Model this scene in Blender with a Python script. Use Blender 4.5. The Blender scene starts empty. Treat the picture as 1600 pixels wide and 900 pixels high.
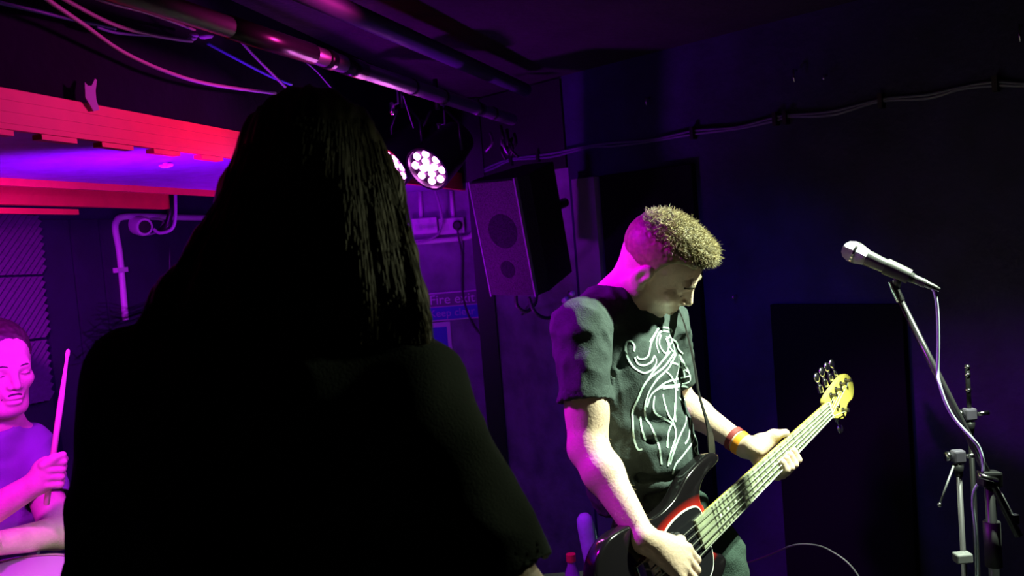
import bpy, bmesh, math, random
import numpy as np
from mathutils import Vector, Matrix, noise
from mathutils.bvhtree import BVHTree
random.seed(7); RNG = np.random.default_rng(7)
PI = math.pi
SC = bpy.context.scene
COL = SC.collection

# ------------------------------------------------------------------ camera
FPX = 1386.0
CAM = np.array([0.0, 0.0, 1.66])
_p, _r = math.radians(3.3), math.radians(4.6)
FWD = np.array([0, math.cos(_p), -math.sin(_p)])
_R0 = np.array([1.0, 0, 0]); _U0 = np.array([0, math.sin(_p), math.cos(_p)])
RGT = math.cos(_r)*_R0 - math.sin(_r)*_U0
UPV = math.cos(_r)*_U0 + math.sin(_r)*_R0
def P(px, py, d):
    """photo pixel + depth in metres -> world point"""
    return CAM + d*FWD + (px-800)/FPX*d*RGT - (py-450)/FPX*d*UPV
def D(x, y, z):
    """right / depth / up of the camera -> world direction (unit)"""
    v = x*RGT + y*FWD + z*UPV
    return v/np.linalg.norm(v)
def unit(v):
    v = np.asarray(v, float); return v/np.linalg.norm(v)

cam = bpy.data.cameras.new('camera'); cam.sensor_width = 36; cam.lens = 36*FPX/1600
cam.dof.use_dof = True; cam.dof.focus_distance = 2.2; cam.dof.aperture_fstop = 5.6
cam.clip_start = 0.02
camo = bpy.data.objects.new('camera', cam); COL.objects.link(camo)
camo.matrix_world = Matrix(((RGT[0], UPV[0], -FWD[0], CAM[0]), (RGT[1], UPV[1], -FWD[1], CAM[1]),
                            (RGT[2], UPV[2], -FWD[2], CAM[2]), (0, 0, 0, 1)))
SC.camera = camo

# ------------------------------------------------------------------ world, lights, exposure
w = bpy.data.worlds.new('world'); SC.world = w; w.use_nodes = True
w.node_tree.nodes['Background'].inputs[0].default_value = (0.10, 0.03, 0.9, 1)
w.node_tree.nodes['Background'].inputs[1].default_value = 0.0003
SC.view_settings.view_transform = 'Standard'; SC.view_settings.look = 'None'
SC.view_settings.exposure = 0.0; SC.view_settings.gamma = 1.0
SC.view_settings.use_curve_mapping = False

def spot(name, loc, target, color, power, angle=60, blend=0.6, size=0.05):
    l = bpy.data.lights.new(name, 'SPOT'); l.color = color; l.energy = power
    l.spot_size = math.radians(angle); l.spot_blend = blend; l.shadow_soft_size = size
    o = bpy.data.objects.new(name, l); COL.objects.link(o); o.location = loc
    dv = Vector(target) - Vector(loc); o.rotation_euler = dv.to_track_quat('-Z', 'Y').to_euler()
    return o
MAG = (1.0, 0.02, 0.95)
# white-green stage lamp, high on the right
spot('stage_spot_white', (1.26, 1.97, 2.22), (0.50, 1.97, 0.98), (0.82, 1.0, 0.72), 430, 70, 0.3, 0.03)
# added white-green fill that brightens the right edge of the long hair
spot('added_hair_fill', (1.22, 1.60, 1.92), P(715, 560, 1.2), (0.9, 1.0, 0.6), 20, 30, 0.9, 0.03)
# magenta stage lamp between the singer and the speaker, catching the bass player's back and arm
spot('stage_spot_magenta', (-0.50, 2.05, 1.98), P(930, 640, 2.1), (0.62, 0.0, 1.0), 85, 66, 0.5, 0.05)
# magenta lamp in front of the drum kit
spot('stage_spot_drums', (-1.00, 1.50, 1.84), P(10, 700, 2.5), (0.80, 0.012, 1.0), 85, 75, 0.6, 0.05)
# added pink-red fill, source unseen, brightening the bulkhead and the cables
spot('added_pink_fill', (0.05, 2.1, 2.1), P(200, 150, 1.8), (1.0, 0.03, 0.45), 26, 75, 0.8, 0.05)
# added blue-violet fill below the soffit, brightening it and the drum corner
spot('added_violet_fill', (-0.72, 1.85, 1.60), P(150, 280, 2.9), (0.36, 0.0, 1.0), 50, 150, 0.9, 0.06)
# invented violet light aimed up to brighten bar, ceiling and back wall
spot('added_violet_upfill', (-0.62, 3.0, 0.9), P(600, 180, 3.3), (0.48, 0.0, 1.0), 62, 110, 0.9, 0.06)
# added spot imitating the deep blue ambience on the wall at the right
spot('added_blue_fill', (0.15, 1.9, 2.1), P(1130, 640, 3.2), (0.07, 0.0, 1.0), 30, 60, 1.0, 0.06)

# ------------------------------------------------------------------ materials
MATS = {}
def mat(name, col, rough=0.6, metal=0.0, nscale=0, namt=0.0, bump=0.0, bscale=40, emit=None, estr=0, spec=0.5,
        alpha=None, trans=0.0, wave=None, sheen=0.0):
    if name in MATS: return MATS[name]
    m = bpy.data.materials.new(name); m.use_nodes = True
    nt = m.node_tree; b = nt.nodes['Principled BSDF']
    b.inputs['Base Color'].default_value = (*col, 1); b.inputs['Roughness'].default_value = rough
    b.inputs['Metallic'].default_value = metal; b.inputs['Specular IOR Level'].default_value = spec
    if trans: b.inputs['Transmission Weight'].default_value = trans
    if sheen: b.inputs['Sheen Weight'].default_value = sheen
    if emit:
        b.inputs['Emission Color'].default_value = (*emit, 1); b.inputs['Emission Strength'].default_value = estr
    tc = nt.nodes.new('ShaderNodeTexCoord')
    if nscale:
        n = nt.nodes.new('ShaderNodeTexNoise'); n.inputs['Scale'].default_value = nscale
        n.inputs['Detail'].default_value = 6
        nt.links.new(tc.outputs['Object'], n.inputs['Vector'])
        r = nt.nodes.new('ShaderNodeValToRGB')
        r.color_ramp.elements[0].color = (*[c*(1-namt) for c in col], 1)
        r.color_ramp.elements[1].color = (*[min(1, c*(1+namt)) for c in col], 1)
        r.color_ramp.elements[0].position = 0.3; r.color_ramp.elements[1].position = 0.7
        nt.links.new(n.outputs['Fac'], r.inputs[0]); nt.links.new(r.outputs[0], b.inputs['Base Color'])
    if bump:
        n2 = nt.nodes.new('ShaderNodeTexNoise'); n2.inputs['Scale'].default_value = bscale
        n2.inputs['Detail'].default_value = 5
        nt.links.new(tc.outputs['Object'], n2.inputs['Vector'])
        bp = nt.nodes.new('ShaderNodeBump'); bp.inputs['Strength'].default_value = bump
        bp.inputs['Distance'].default_value = 0.01
        nt.links.new(n2.outputs['Fac'], bp.inputs['Height']); nt.links.new(bp.outputs[0], b.inputs['Normal'])
    MATS[name] = m
    return m
SKIN = mat('skin', (0.66, 0.47, 0.36), 0.5, nscale=30, namt=0.10, bump=0.15, bscale=160)
TEE = mat('black_cotton', (0.048, 0.064, 0.062), 0.95, nscale=60, namt=0.15, bump=0.25, bscale=300, spec=0.1)
TEE2 = mat('soft_black_cotton', (0.035, 0.042, 0.038), 0.95, bump=0.25, bscale=300, spec=0.1)
TEE3 = mat('grey_cotton', (0.20, 0.16, 0.30), 0.95, bump=0.2, bscale=250, spec=0.1)
JEANS = mat('dark_denim', (0.05, 0.08, 0.068), 0.9, nscale=90, namt=0.2, bump=0.3, bscale=250, spec=0.1)
PRINT = mat('white_print', (0.62, 0.80, 0.76), 0.8, spec=0.2)
BLACKM = mat('black_metal', (0.012, 0.012, 0.014), 0.35, 0.3)
BLACKP = mat('black_plastic', (0.012, 0.012, 0.013), 0.5)
CHROME = mat('chrome', (0.7, 0.7, 0.72), 0.2, 1.0)
GREYM = mat('grey_metal', (0.35, 0.35, 0.38), 0.4, 0.8)
WHITEP = mat('white_plastic', (0.65, 0.62, 0.66), 0.45)
RUBBER = mat('cable_rubber', (0.05, 0.05, 0.055), 0.45)
GREYCABLE = mat('grey_cable', (0.38, 0.36, 0.42), 0.5)
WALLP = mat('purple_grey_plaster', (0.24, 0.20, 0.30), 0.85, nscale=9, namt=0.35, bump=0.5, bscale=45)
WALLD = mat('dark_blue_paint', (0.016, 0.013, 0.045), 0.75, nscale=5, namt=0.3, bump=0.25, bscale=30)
CEIL = mat('black_ceiling_paint', (0.014, 0.010, 0.014), 0.85, nscale=6, namt=0.4, bump=0.6, bscale=30)
RED = mat('red_paint', (0.80, 0.055, 0.045), 0.5, nscale=14, namt=0.08)
BROWNHAIR = mat('brown_hair', (0.085, 0.07, 0.035), 0.5, nscale=50, namt=0.4)  # dark brown is the hair's own colour

# ------------------------------------------------------------------ mesh helpers
def link(name, me, m=None, parent=None, smooth=True):
    o = bpy.data.objects.new(name, me); COL.objects.link(o)
    if m is not None: me.materials.append(m)
    if parent is not None: o.parent = parent
    if smooth and len(me.polygons):
        me.polygons.foreach_set('use_smooth', np.ones(len(me.polygons), bool))
    return o
def tag(o, label=None, cat=None, group=None, kind=None):
    if label: o['label'] = label
    if cat: o['category'] = cat
    if group: o['group'] = group
    if kind: o['kind'] = kind
    return o
def thing(name, label, cat, group=None, kind=None):
    o = bpy.data.objects.new(name, None); COL.objects.link(o); o.empty_display_size = 0.05
    return tag(o, label, cat, group, kind)
class MB:
    """collects simple solids, builds them as one mesh"""
    def __init__(s): s.v = []; s.f = []
    def add(s, vs, fs):
        n = len(s.v); s.v += [tuple(map(float, q)) for q in vs]; s.f += [tuple(i+n for i in q) for q in fs]; return s
    def box(s, c, size, ax=None):
        c = np.asarray(c, float); A = np.eye(3) if ax is None else np.array(ax)
        vs = []
        for sx in (-1, 1):
            for sy in (-1, 1):
                for sz in (-1, 1):
                    vs.append(c + sx*size[0]/2*A[0] + sy*size[1]/2*A[1] + sz*size[2]/2*A[2])
        return s.add(vs, [(0, 1, 3, 2), (4, 6, 7, 5), (0, 4, 5, 1), (2, 3, 7, 6), (0, 2, 6, 4), (1, 5, 7, 3)])
    def tube(s, pts, r, n=10, cap=True):
        pts = [np.asarray(q, float) for q in pts]; m = len(pts)
        rs = r if hasattr(r, '__len__') else [r]*m
        t0 = unit(pts[1]-pts[0]); up = np.array([0, 0, 1.0]) if abs(t0[2]) < 0.9 else np.array([1.0, 0, 0])
        a = unit(np.cross(t0, up)); vs = []; fs = []
        for i in range(m):
            t = unit(pts[min(i+1, m-1)] - pts[max(i-1, 0)])
            a = unit(a - t*np.dot(a, t)); b = np.cross(t, a)
            for j in range(n):
                an = 2*PI*j/n; vs.append(pts[i] + rs[i]*(math.cos(an)*a + math.sin(an)*b))
        for i in range(m-1):
            for j in range(n):
                k = (j+1) % n; fs.append((i*n+j, i*n+k, (i+1)*n+k, (i+1)*n+j))
        if cap:
            fs.append(tuple(range(n))[::-1]); fs.append(tuple((m-1)*n+j for j in range(n)))
        return s.add(vs, fs)
    def ribbon(s, pts, normals, width, th):
        pts = [np.asarray(q, float) for q in pts]; m = len(pts); vs = []; fs = []
        for i in range(m):
            t = unit(pts[min(i+1, m-1)] - pts[max(i-1, 0)]); nn = np.asarray(normals[i], float)
            nn = unit(nn - t*np.dot(nn, t)); b = np.cross(t, nn)
            for (x, y) in ((-1, -1), (1, -1), (1, 1), (-1, 1)):
                vs.append(pts[i] + b*x*width/2 + nn*y*th/2)
        for i in range(m-1):
            for j in range(4):
                k = (j+1) % 4; fs.append((i*4+j, i*4+k, (i+1)*4+k, (i+1)*4+j))
        fs.append((3, 2, 1, 0)); fs.append(tuple((m-1)*4+j for j in range(4)))
        return s.add(vs, fs)
    def lathe(s, o, ax, prof, n=24):
        """prof: (distance along ax, radius)"""
        o = np.asarray(o, float); ax = unit(ax)
        up = np.array([0, 0, 1.0]) if abs(ax[2]) < 0.9 else np.array([1.0, 0, 0])
        a = unit(np.cross(ax, up)); b = np.cross(ax, a); m = len(prof); vs = []; fs = []
        for q in prof:
            for j in range(n):
                an = 2*PI*j/n; vs.append(o + ax*q[0] + max(q[1], 1e-5)*(math.cos(an)*a + math.sin(an)*b))
        for i in range(m-1):
            for j in range(n):
                k = (j+1) % n; fs.append((i*n+j, i*n+k, (i+1)*n+k, (i+1)*n+j))
        fs.append(tuple(range(n))[::-1]); fs.append(tuple((m-1)*n+j for j in range(n)))
        return s.add(vs, fs)
    def sphere(s, c, r, n=12, sq=(1, 1, 1)):
        c = np.asarray(c, float); vs = []; fs = []
        for i in range(n//2+1):
            th = PI*i/(n//2)
            for j in range(n):
                ph = 2*PI*j/n
                vs.append(c + r*np.array([sq[0]*math.sin(th)*math.cos(ph), sq[1]*math.sin(th)*math.sin(ph), sq[2]*math.cos(th)]))
        for i in range(n//2):
            for j in range(n):
                k = (j+1) % n; fs.append((i*n+j, (i+1)*n+j, (i+1)*n+k, i*n+k))
        return s.add(vs, fs)
    def prism(s, outline, o, ax, z0, z1):
        """outline in the plane ax[0],ax[1] extruded along ax[2]"""
        o = np.asarray(o, float); n = len(outline)
        vs = [o + ax[0]*p[0] + ax[1]*p[1] + ax[2]*z0 for p in outline] + [o + ax[0]*p[0] + ax[1]*p[1] + ax[2]*z1 for p in outline]
        fs = [tuple(range(n))[::-1], tuple(range(n, 2*n))] + [(i, (i+1) % n, n+(i+1) % n, n+i) for i in range(n)]
        return s.add(vs, fs)
    def build(s, name, m, parent=None, smooth=False, bevel=0, angle=None):
        me = bpy.data.meshes.new(name); me.from_pydata(s.v, [], s.f); me.validate()
        bm = bmesh.new(); bm.from_mesh(me); bmesh.ops.recalc_face_normals(bm, faces=bm.faces)
        if bevel:
            bmesh.ops.bevel(bm, geom=[e for e in bm.edges if len(e.link_faces) == 2 and e.calc_face_angle(0) > 0.6], offset=bevel, segments=2, affect='EDGES', profile=0.5)
        bm.to_mesh(me); bm.free()
        o = link(name, me, m, parent, smooth)
        if smooth and angle:
            me.set_sharp_from_angle(angle=angle)
        return o
def catmull(pts, n=8, closed=False):
    pts = [np.asarray(q, float) for q in pts]; m = len(pts); out = []
    rng = range(m) if closed else range(m-1)
    for i in rng:
        g = (lambda k: pts[k % m]) if closed else (lambda k: pts[min(max(k, 0), m-1)])
        p0, p1, p2, p3 = g(i-1), g(i), g(i+1), g(i+2)
        for j in range(n):
            t = j/n
            out.append(0.5*((2*p1) + (-p0+p2)*t + (2*p0-5*p1+4*p2-p3)*t*t + (-p0+3*p1-3*p2+p3)*t**3))
    if not closed: out.append(pts[-1])
    return out
def cable(name, pxs, r, m, label, cat='cable', group=None, n=8):
    pts = []
    for q in pxs:
        d = q[2]
        if name == 'ceiling_cable':                        # keep the cable in front of the bulkhead face
            h_ = onF(q[0], q[1], 0.02); dd = np.dot(h_-CAM, FWD)
            if dd > 0.3: d = min(d, dd)
        pts.append(P(q[0], q[1], d))
    o = MB().tube(catmull(pts, 8), r, n).build(name, m, None, True)
    return tag(o, label, cat, group)

# ------------------------------------------------------------------ signed-distance bodies
class Field:
    def __init__(s, pts, pad, h):
        pts = np.array(pts); s.lo = pts.min(0)-pad; hi = pts.max(0)+pad; s.h = h
        n = np.ceil((hi-s.lo)/h).astype(int)+1; s.n = n
        s.ax = [(s.lo[i] + h*np.arange(n[i])).astype(np.float32) for i in range(3)]
        s.v = np.full(tuple(n), 0.05, np.float32)
    def _sub(s, lo, hi):
        a = np.clip(np.floor((np.asarray(lo)-s.lo)/s.h).astype(int), 0, s.n); b = np.clip(np.ceil((np.asarray(hi)-s.lo)/s.h).astype(int)+1, 0, s.n)
        if (b <= a).any(): return None
        sl = tuple(slice(a[i], b[i]) for i in range(3))
        X = s.ax[0][sl[0]][:, None, None]; Y = s.ax[1][sl[1]][None, :, None]; Z = s.ax[2][sl[2]][None, None, :]
        return sl, X, Y, Z
    def _mix(s, sl, d, k, op):
        a = s.v[sl]
        if op == 'u':
            if k > 0:
                h = np.maximum(k-np.abs(a-d), 0)/k; s.v[sl] = np.minimum(a, d) - h*h*k*0.25
            else: s.v[sl] = np.minimum(a, d)
        else:
            d = -d
            if k > 0:
                h = np.maximum(k-np.abs(a-d), 0)/k; s.v[sl] = np.maximum(a, d) + h*h*k*0.25
            else: s.v[sl] = np.maximum(a, d)
    def cap(s, a, b, ra, rb, k=0.01, op='u', flat=False, flat0=False, sq=None):
        a = np.asarray(a, np.float32); b = np.asarray(b, np.float32); pad = max(ra, rb)+k+3*s.h
        q = s._sub(np.minimum(a, b)-pad, np.maximum(a, b)+pad)
        if q is None: return
        sl, X, Y, Z = q; ba = b-a; L2 = float(ba@ba); L = math.sqrt(L2)
        x, y, z = X-a[0], Y-a[1], Z-a[2]
        pr = (x*ba[0]+y*ba[1]+z*ba[2])/L2; t = np.clip(pr, 0, 1)
        d = np.sqrt((x-t*ba[0])**2+(y-t*ba[1])**2+(z-t*ba[2])**2) - (ra+t*(rb-ra))
        if flat: d = np.maximum(d, (pr-1)*L)
        if flat0: d = np.maximum(d, -pr*L)
        s._mix(sl, d.astype(np.float32), k, op)
    def chain(s, pts, rs, k=0.01):
        for i in range(len(pts)-1): s.cap(pts[i], pts[i+1], rs[i], rs[i+1], k)
    def ell(s, c, r, R=None, k=0.01, op='u'):
        c = np.asarray(c, np.float32); pad = max(r)+k+3*s.h
        q = s._sub(c-pad, c+pad)
        if q is None: return
        sl, X, Y, Z = q; x, y, z = X-c[0], Y-c[1], Z-c[2]
        if R is None: u = (x+0*y+0*z, y+0*x+0*z, z+0*x+0*y)
        else: u = [x*R[i][0]+y*R[i][1]+z*R[i][2] for i in range(3)]
        k0 = np.sqrt(sum((u[i]/r[i])**2 for i in range(3)))+1e-6; k1 = np.sqrt(sum((u[i]/r[i]**2)**2 for i in range(3)))+1e-6
        s._mix(sl, (k0*(k0-1)/k1).astype(np.float32), k, op)
    def cutplane(s, o, n, lo=None, hi=None):
        """removes everything on the +n side of the plane"""
        o = np.asarray(o); n = unit(n)
        X = s.ax[0][:, None, None]; Y = s.ax[1][None, :, None]; Z = s.ax[2][None, None, :]
        d = (X-o[0])*n[0]+(Y-o[1])*n[1]+(Z-o[2])*n[2]
        s.v = np.maximum(s.v, d.astype(np.float32))
    def mesh(s, name):
        v = s.v; v[0] = v[-1] = 0.05; v[:, 0] = v[:, -1] = 0.05; v[:, :, 0] = v[:, :, -1] = 0.05
        ins = v < 0
        c = np.zeros(tuple(s.n-1), np.uint8)
        for i in (0, 1):
            for j in (0, 1):
                for k in (0, 1): c += ins[i:s.n[0]-1+i, j:s.n[1]-1+j, k:s.n[2]-1+k]
        I, J, K = np.nonzero((c > 0) & (c < 8)); N = len(I)
        idx = np.full(c.shape, -1, np.int32); idx[I, J, K] = np.arange(N)
        acc = np.zeros((N, 3)); cnt = np.zeros(N)
        for a in range(3):
            for o1 in (0, 1):
                for o2 in (0, 1):
                    off = [o1, o2]; off.insert(a, 0); e = [0, 0, 0]; e[a] = 1
                    A = v[I+off[0], J+off[1], K+off[2]]; B = v[I+off[0]+e[0], J+off[1]+e[1], K+off[2]+e[2]]
                    mk = (A < 0) != (B < 0); t = np.where(mk, A/np.where(mk, A-B, 1), 0)
                    for q in range(3): acc[:, q] += np.where(mk, off[q] + e[q]*t, 0)
                    cnt += mk
        V = s.lo + s.h*(np.stack([I, J, K], 1) + acc/cnt[:, None])
        quads = []
        for a in range(3):
            e = [0, 0, 0]; e[a] = 1; b_, c_ = (a+1) % 3, (a+2) % 3
            A = ins[:s.n[0]-e[0], :s.n[1]-e[1], :s.n[2]-e[2]]; B = ins[e[0]:, e[1]:, e[2]:]
            G = np.array(np.nonzero(A != B)).T; sg = A[G[:, 0], G[:, 1], G[:, 2]]
            u = np.zeros(3, int); u[b_] = 1; w_ = np.zeros(3, int); w_[c_] = 1
            def at(q): return idx[q[:, 0], q[:, 1], q[:, 2]]
            Q = np.stack([at(G-u-w_), at(G-w_), at(G), at(G-u)], 1)
            Q[~sg] = Q[~sg][:, ::-1]; quads.append(Q)
        Q = np.concatenate(quads); Q = Q[(Q >= 0).all(1)]
        me = bpy.data.meshes.new(name); me.vertices.add(len(V)); me.vertices.foreach_set('co', V.astype(np.float32).ravel())
        me.loops.add(Q.size); me.loops.foreach_set('vertex_index', Q.astype(np.int32).ravel())
        me.polygons.add(len(Q)); me.polygons.foreach_set('loop_start', (np.arange(len(Q))*4).astype(np.int32))
        me.update(calc_edges=True); me.validate()
        return me
def displace(me, fn):
    n = len(me.vertices); co = np.empty(n*3, np.float32); no = np.empty(n*3, np.float32)
    me.vertices.foreach_get('co', co); me.vertices.foreach_get('normal', no)
    co = co.reshape(-1, 3); no = no.reshape(-1, 3)
    d = fn(co, no); co += no*d[:, None]
    me.vertices.foreach_set('co', co.ravel()); me.update()
def vnoise(co, sc, off=0.0):
    return np.array([noise.noise((p[0]*sc[0]+off, p[1]*sc[1], p[2]*sc[2])) for p in co], np.float32)
def folds(amp, sc, off=0.0, amp2=0.0):
    def fn(co, no):
        a = vnoise(co, sc, off); b = vnoise(co, [q*2.3 for q in sc], off+9)
        return amp*(1-np.abs(a)*2.2) - amp*0.5 + (amp2 or amp*0.4)*b
    return fn

class Frame:
    """local (right, forward, up) of a head or hand"""
    def __init__(s, o, r, f, u): s.o = np.asarray(o, float); s.R = np.array([r, f, u])
    def __call__(s, r, f, u): return s.o + r*s.R[0] + f*s.R[1] + u*s.R[2]
def head_frame(o, yaw, pitch, roll):
    """yaw measured in the camera frame from image right towards the camera"""
    y, p, ro = map(math.radians, (yaw, pitch, roll))
    h = np.array([math.cos(y), -math.sin(y), 0]); z = np.array([0, 0, 1.0])
    f = math.cos(p)*h - math.sin(p)*z; u = math.sin(p)*h + math.cos(p)*z; r = np.cross(f, u)
    r, u = math.cos(ro)*r - math.sin(ro)*u, math.cos(ro)*u + math.sin(ro)*r
    T = lambda q: q[0]*RGT + q[1]*FWD + q[2]*UPV
    return Frame(o, T(r), T(f), T(u))
def head_sdf(F, h, jaw=1.0, mouth_open=0.0):
    R = h.R
    F.ell(h(0, -0.006, 0.042), (0.076, 0.099, 0.088), R, 0.01)
    F.ell(h(0, 0.034, -0.03), (0.062, 0.066, 0.084), R, 0.03)
    F.ell(h(0, 0.066, -0.100), (0.026*jaw, 0.020, 0.019), R, 0.03)
    for s in (-1, 1):
        F.cap(h(s*0.054*jaw, 0.005, -0.055), h(s*0.022, 0.062, -0.099), 0.015, 0.014, 0.025)
        F.ell(h(s*0.043, 0.066, -0.022), (0.020, 0.020, 0.018), R, 0.02)
    F.cap(h(-0.034, 0.083, 0.020), h(0.034, 0.083, 0.020), 0.0125, 0.0125, 0.018)
    for s in (-1, 1):
        F.ell(h(s*0.032, 0.104, -0.001), (0.019, 0.016, 0.0115), R, 0.012, 's')
        F.ell(h(s*0.032, 0.0805, -0.001), (0.0145, 0.0125, 0.0115), R, 0.002)
        F.cap(h(s*0.019, 0.088, 0.010), h(s*0.045, 0.083, 0.008), 0.0045, 0.004, 0.008)
    F.cap(h(0, 0.091, 0.012), h(0, 0.114, -0.029), 0.0075, 0.0105, 0.012)
    for s in (-1, 1):
        F.ell(h(s*0.0125, 0.102, -0.034), (0.0085, 0.011, 0.008), R, 0.006)
        F.ell(h(s*0.007, 0.108, -0.0425), (0.0035, 0.006, 0.004), R, 0.003, 's')
    F.ell(h(0, 0.090, -0.058), (0.026, 0.014, 0.018), R, 0.015)
    F.ell(h(0, 0.0985, -0.066), (0.022, 0.0085, 0.0055), R, 0.006)
    F.ell(h(0, 0.0965, -0.0785), (0.019, 0.0085, 0.0065), R, 0.006)
    F.cap(h(-0.021, 0.101, -0.072), h(0.021, 0.101, -0.072), 0.0022+mouth_open, 0.0022+mouth_open, 0.004, 's')
    for s in (-1, 1):
        Re = np.array([R[0], unit(R[1]*0.95-R[2]*0.25), unit(R[2]*0.95+R[1]*0.25)])
        F.ell(h(s*0.079, -0.012, -0.004), (0.0085, 0.0195, 0.032), Re, 0.008)
        F.ell(h(s*0.089, -0.009, -0.002), (0.007, 0.011, 0.019), Re, 0.005, 's')
        F.ell(h(s*0.079, -0.003, -0.006), (0.007, 0.004, 0.007), Re, 0.004)
        F.ell(h(s*0.078, -0.004, -0.030), (0.006, 0.009, 0.009), Re, 0.005)
def strands(mb, roots, dirs, length, r0, bend, n=3, sides=3):
    for p, d in zip(roots, dirs):
        L = length*random.uniform(0.6, 1.25); d = unit(d + RNG.normal(0, bend, 3)); c = RNG.normal(0, bend, 3)*L*0.6
        pts = [p + d*L*t + c*t*t for t in np.linspace(0, 1, n)]
        mb.tube(pts, [r0*(1-0.8*t) for t in np.linspace(0, 1, n)], sides, cap=False)

# ------------------------------------------------------------------ the room
def wall(name, a, b, z0, z1, th, m):
    """vertical slab from a to b (plan), thickness to the outside (right of a->b)"""
    a = np.array([*a, 0.0]); b = np.array([*b, 0.0]); t = unit(b-a); n = np.array([t[1], -t[0], 0])
    mb = MB(); mb.box((a+b)/2 + n*th/2 + np.array([0, 0, (z0+z1)/2]), (np.linalg.norm(b-a), th, z1-z0), (t, n, np.array([0, 0, 1.0])))
    return tag(mb.build(name, m), kind='structure')
CORN_L = np.array([-1.33, 4.2]); CORN_R = np.array([-0.15, 4.2])
dl = unit([0.27, 1.0]); LEFT0 = CORN_L - dl*6.0
dr = unit([1.6, -1.7]); RIGHT1 = CORN_R + dr*4.2
tag(MB().box((0, 1.2, -0.05), (8, 8, 0.1)).build('floor', mat('black_floor', (0.02, 0.02, 0.022), 0.6, nscale=6, namt=0.3)), kind='structure')
tag(MB().box((0, 1.2, 2.36), (8, 8, 0.1)).build('ceiling', CEIL), kind='structure')
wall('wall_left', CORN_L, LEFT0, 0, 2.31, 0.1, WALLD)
wall('wall_back', CORN_R, CORN_L, 0, 2.31, 0.1, WALLP)
CORN_M = CORN_R + dr*0.62
wall('wall_corner', CORN_M, CORN_R, 0, 2.31, 0.1, WALLP)
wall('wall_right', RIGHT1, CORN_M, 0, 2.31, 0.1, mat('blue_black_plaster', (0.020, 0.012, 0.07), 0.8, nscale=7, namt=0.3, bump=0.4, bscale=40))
NL = np.array([dl[1], -dl[0], 0]); TL = np.array([*dl, 0]); NR = np.array([-dr[1], dr[0], 0])*-1; TR = np.array([*dr, 0])
Z = np.array([0, 0, 1.0])
DARKB = mat('dark_band', (0.008, 0.007, 0.012), 0.8, nscale=6, namt=0.3)  # dark strip laid over the top of the back and corner walls
for nm, a_, b_, nn in (('wall_back', CORN_L, CORN_R, np.array([0, -1.0, 0])), ('wall_corner', CORN_R, CORN_M, NR)):
    q0, q1 = np.array([*a_, 0]), np.array([*b_, 0]); tt = unit(q1-q0)
    MB().box((q0+q1)/2 + nn*0.006 + Z*2.115, (np.linalg.norm(q1-q0), 0.012, 0.37), (tt, nn, Z)).build('upper_band', DARKB, bpy.data.objects[nm])
def hit(px, py, o, n):
    """photo ray meets a plane"""
    d = P(px, py, 1.0)-CAM; t = np.dot(np.asarray(o)-CAM, n)/np.dot(d, n); return CAM + d*t
OL = np.array([*CORN_L, 0]); OB = np.array([*CORN_R, 0]); NB = np.array([0, -1.0, 0])
def onL(px, py, off=0.0): return hit(px, py, OL + NL*off, NL)
def onB(px, py, off=0.0): return hit(px, py, OB + NB*off, NB)
def onR(px, py, off=0.0): return hit(px, py, OB + NR*off, NR)

# red bulkhead over the drum corner
zs = P(0, 195, 1.42)[2]
A0 = np.array([-0.82-0.2*0.244*3, 1.42-0.6, zs]); A1 = np.array([-0.19, 4.15, zs])
td = unit(A1-A0); nd = np.array([td[1], -td[0], 0])       # nd points to the room (right)
LB = np.linalg.norm(A1-A0)
trim = tag(bpy.data.objects.new('trim_1', None), kind='structure'); COL.objects.link(trim)
trim['label'] = 'red painted bulkhead under the ceiling over the drum corner'
mb = MB()
for i in range(7):                                         # ribbed red fascia, seven shallow ribs
    mb.box((A0+A1)/2 + Z*(0.005+0.0098*i) - nd*(0.006 - 0.0008*(i % 2)), (LB, 0.012, 0.0096), (td, nd, Z))
mb.build('fascia', RED, trim)
SOF = mat('soffit_paint', (0.30, 0.10, 0.5), 0.45, nscale=20, namt=0.2, bump=0.3, bscale=60)
MB().box((A0+A1)/2 - nd*0.30 + Z*0.012, (LB, 0.57, 0.02), (td, nd, Z)).build('soffit', SOF, trim)
mb = MB(); mb.box((A0+A1)/2 - nd*0.30 + Z*0.235, (LB, 0.56, 0.42), (td, nd, Z)); mb.build('bulkhead_box', mat('midnight_paint', (0.003, 0.003, 0.022), 0.85, spec=0.1, nscale=5, namt=0.3, bump=0.2, bscale=30), trim)
MB().box((A0+A1)/2 - nd*0.585 - Z*0.004, (LB, 0.022, 0.026), (td, nd, Z)).build('lip_board', RED, trim)
def onF(px, py, off=0.0): return hit(px, py, A0 + nd*off, nd)
for (a, b) in ((-300, 22), (66, 121), (160, 209), (241, 282), (315, 349), (372, 410), (440, 480), (510, 735)):
    q0, q1 = (np.dot(onF(x, 195+0.122*x)-A0, td) for x in (a, b)); q0 = max(q0, 0)
    MB().box(A0 + td*(q0+q1)/2 - nd*0.012 - Z*0.005, (q1-q0, 0.02, 0.009), (td, nd, Z)).build('edge_strip', RED, trim)
# second red board on the far side
B0 = P(-260, 330, 1.95); B1 = P(262, 331, 3.22); B0[2] = B1[2] = zs-0.052
tb = unit(B1-B0); nb = np.array([tb[1], -tb[0], 0])
tr2 = tag(MB().box((B0+B1)/2 + Z*0.05, (np.linalg.norm(B1-B0), 0.03, 0.085), (tb, nb, Z)).build('trim_2', RED, None, bevel=0.002), kind='structure')
tag(tr2, 'lower red board below the bulkhead, above the foam panels')
B2 = P(104, 333, 2.75)
MB().box((B0+B2)/2 + nb*0.012 - Z*0.004, (np.linalg.norm(B2-B0), 0.02, 0.016), (tb, nb, Z)).build('batten', RED, tr2)
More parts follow.
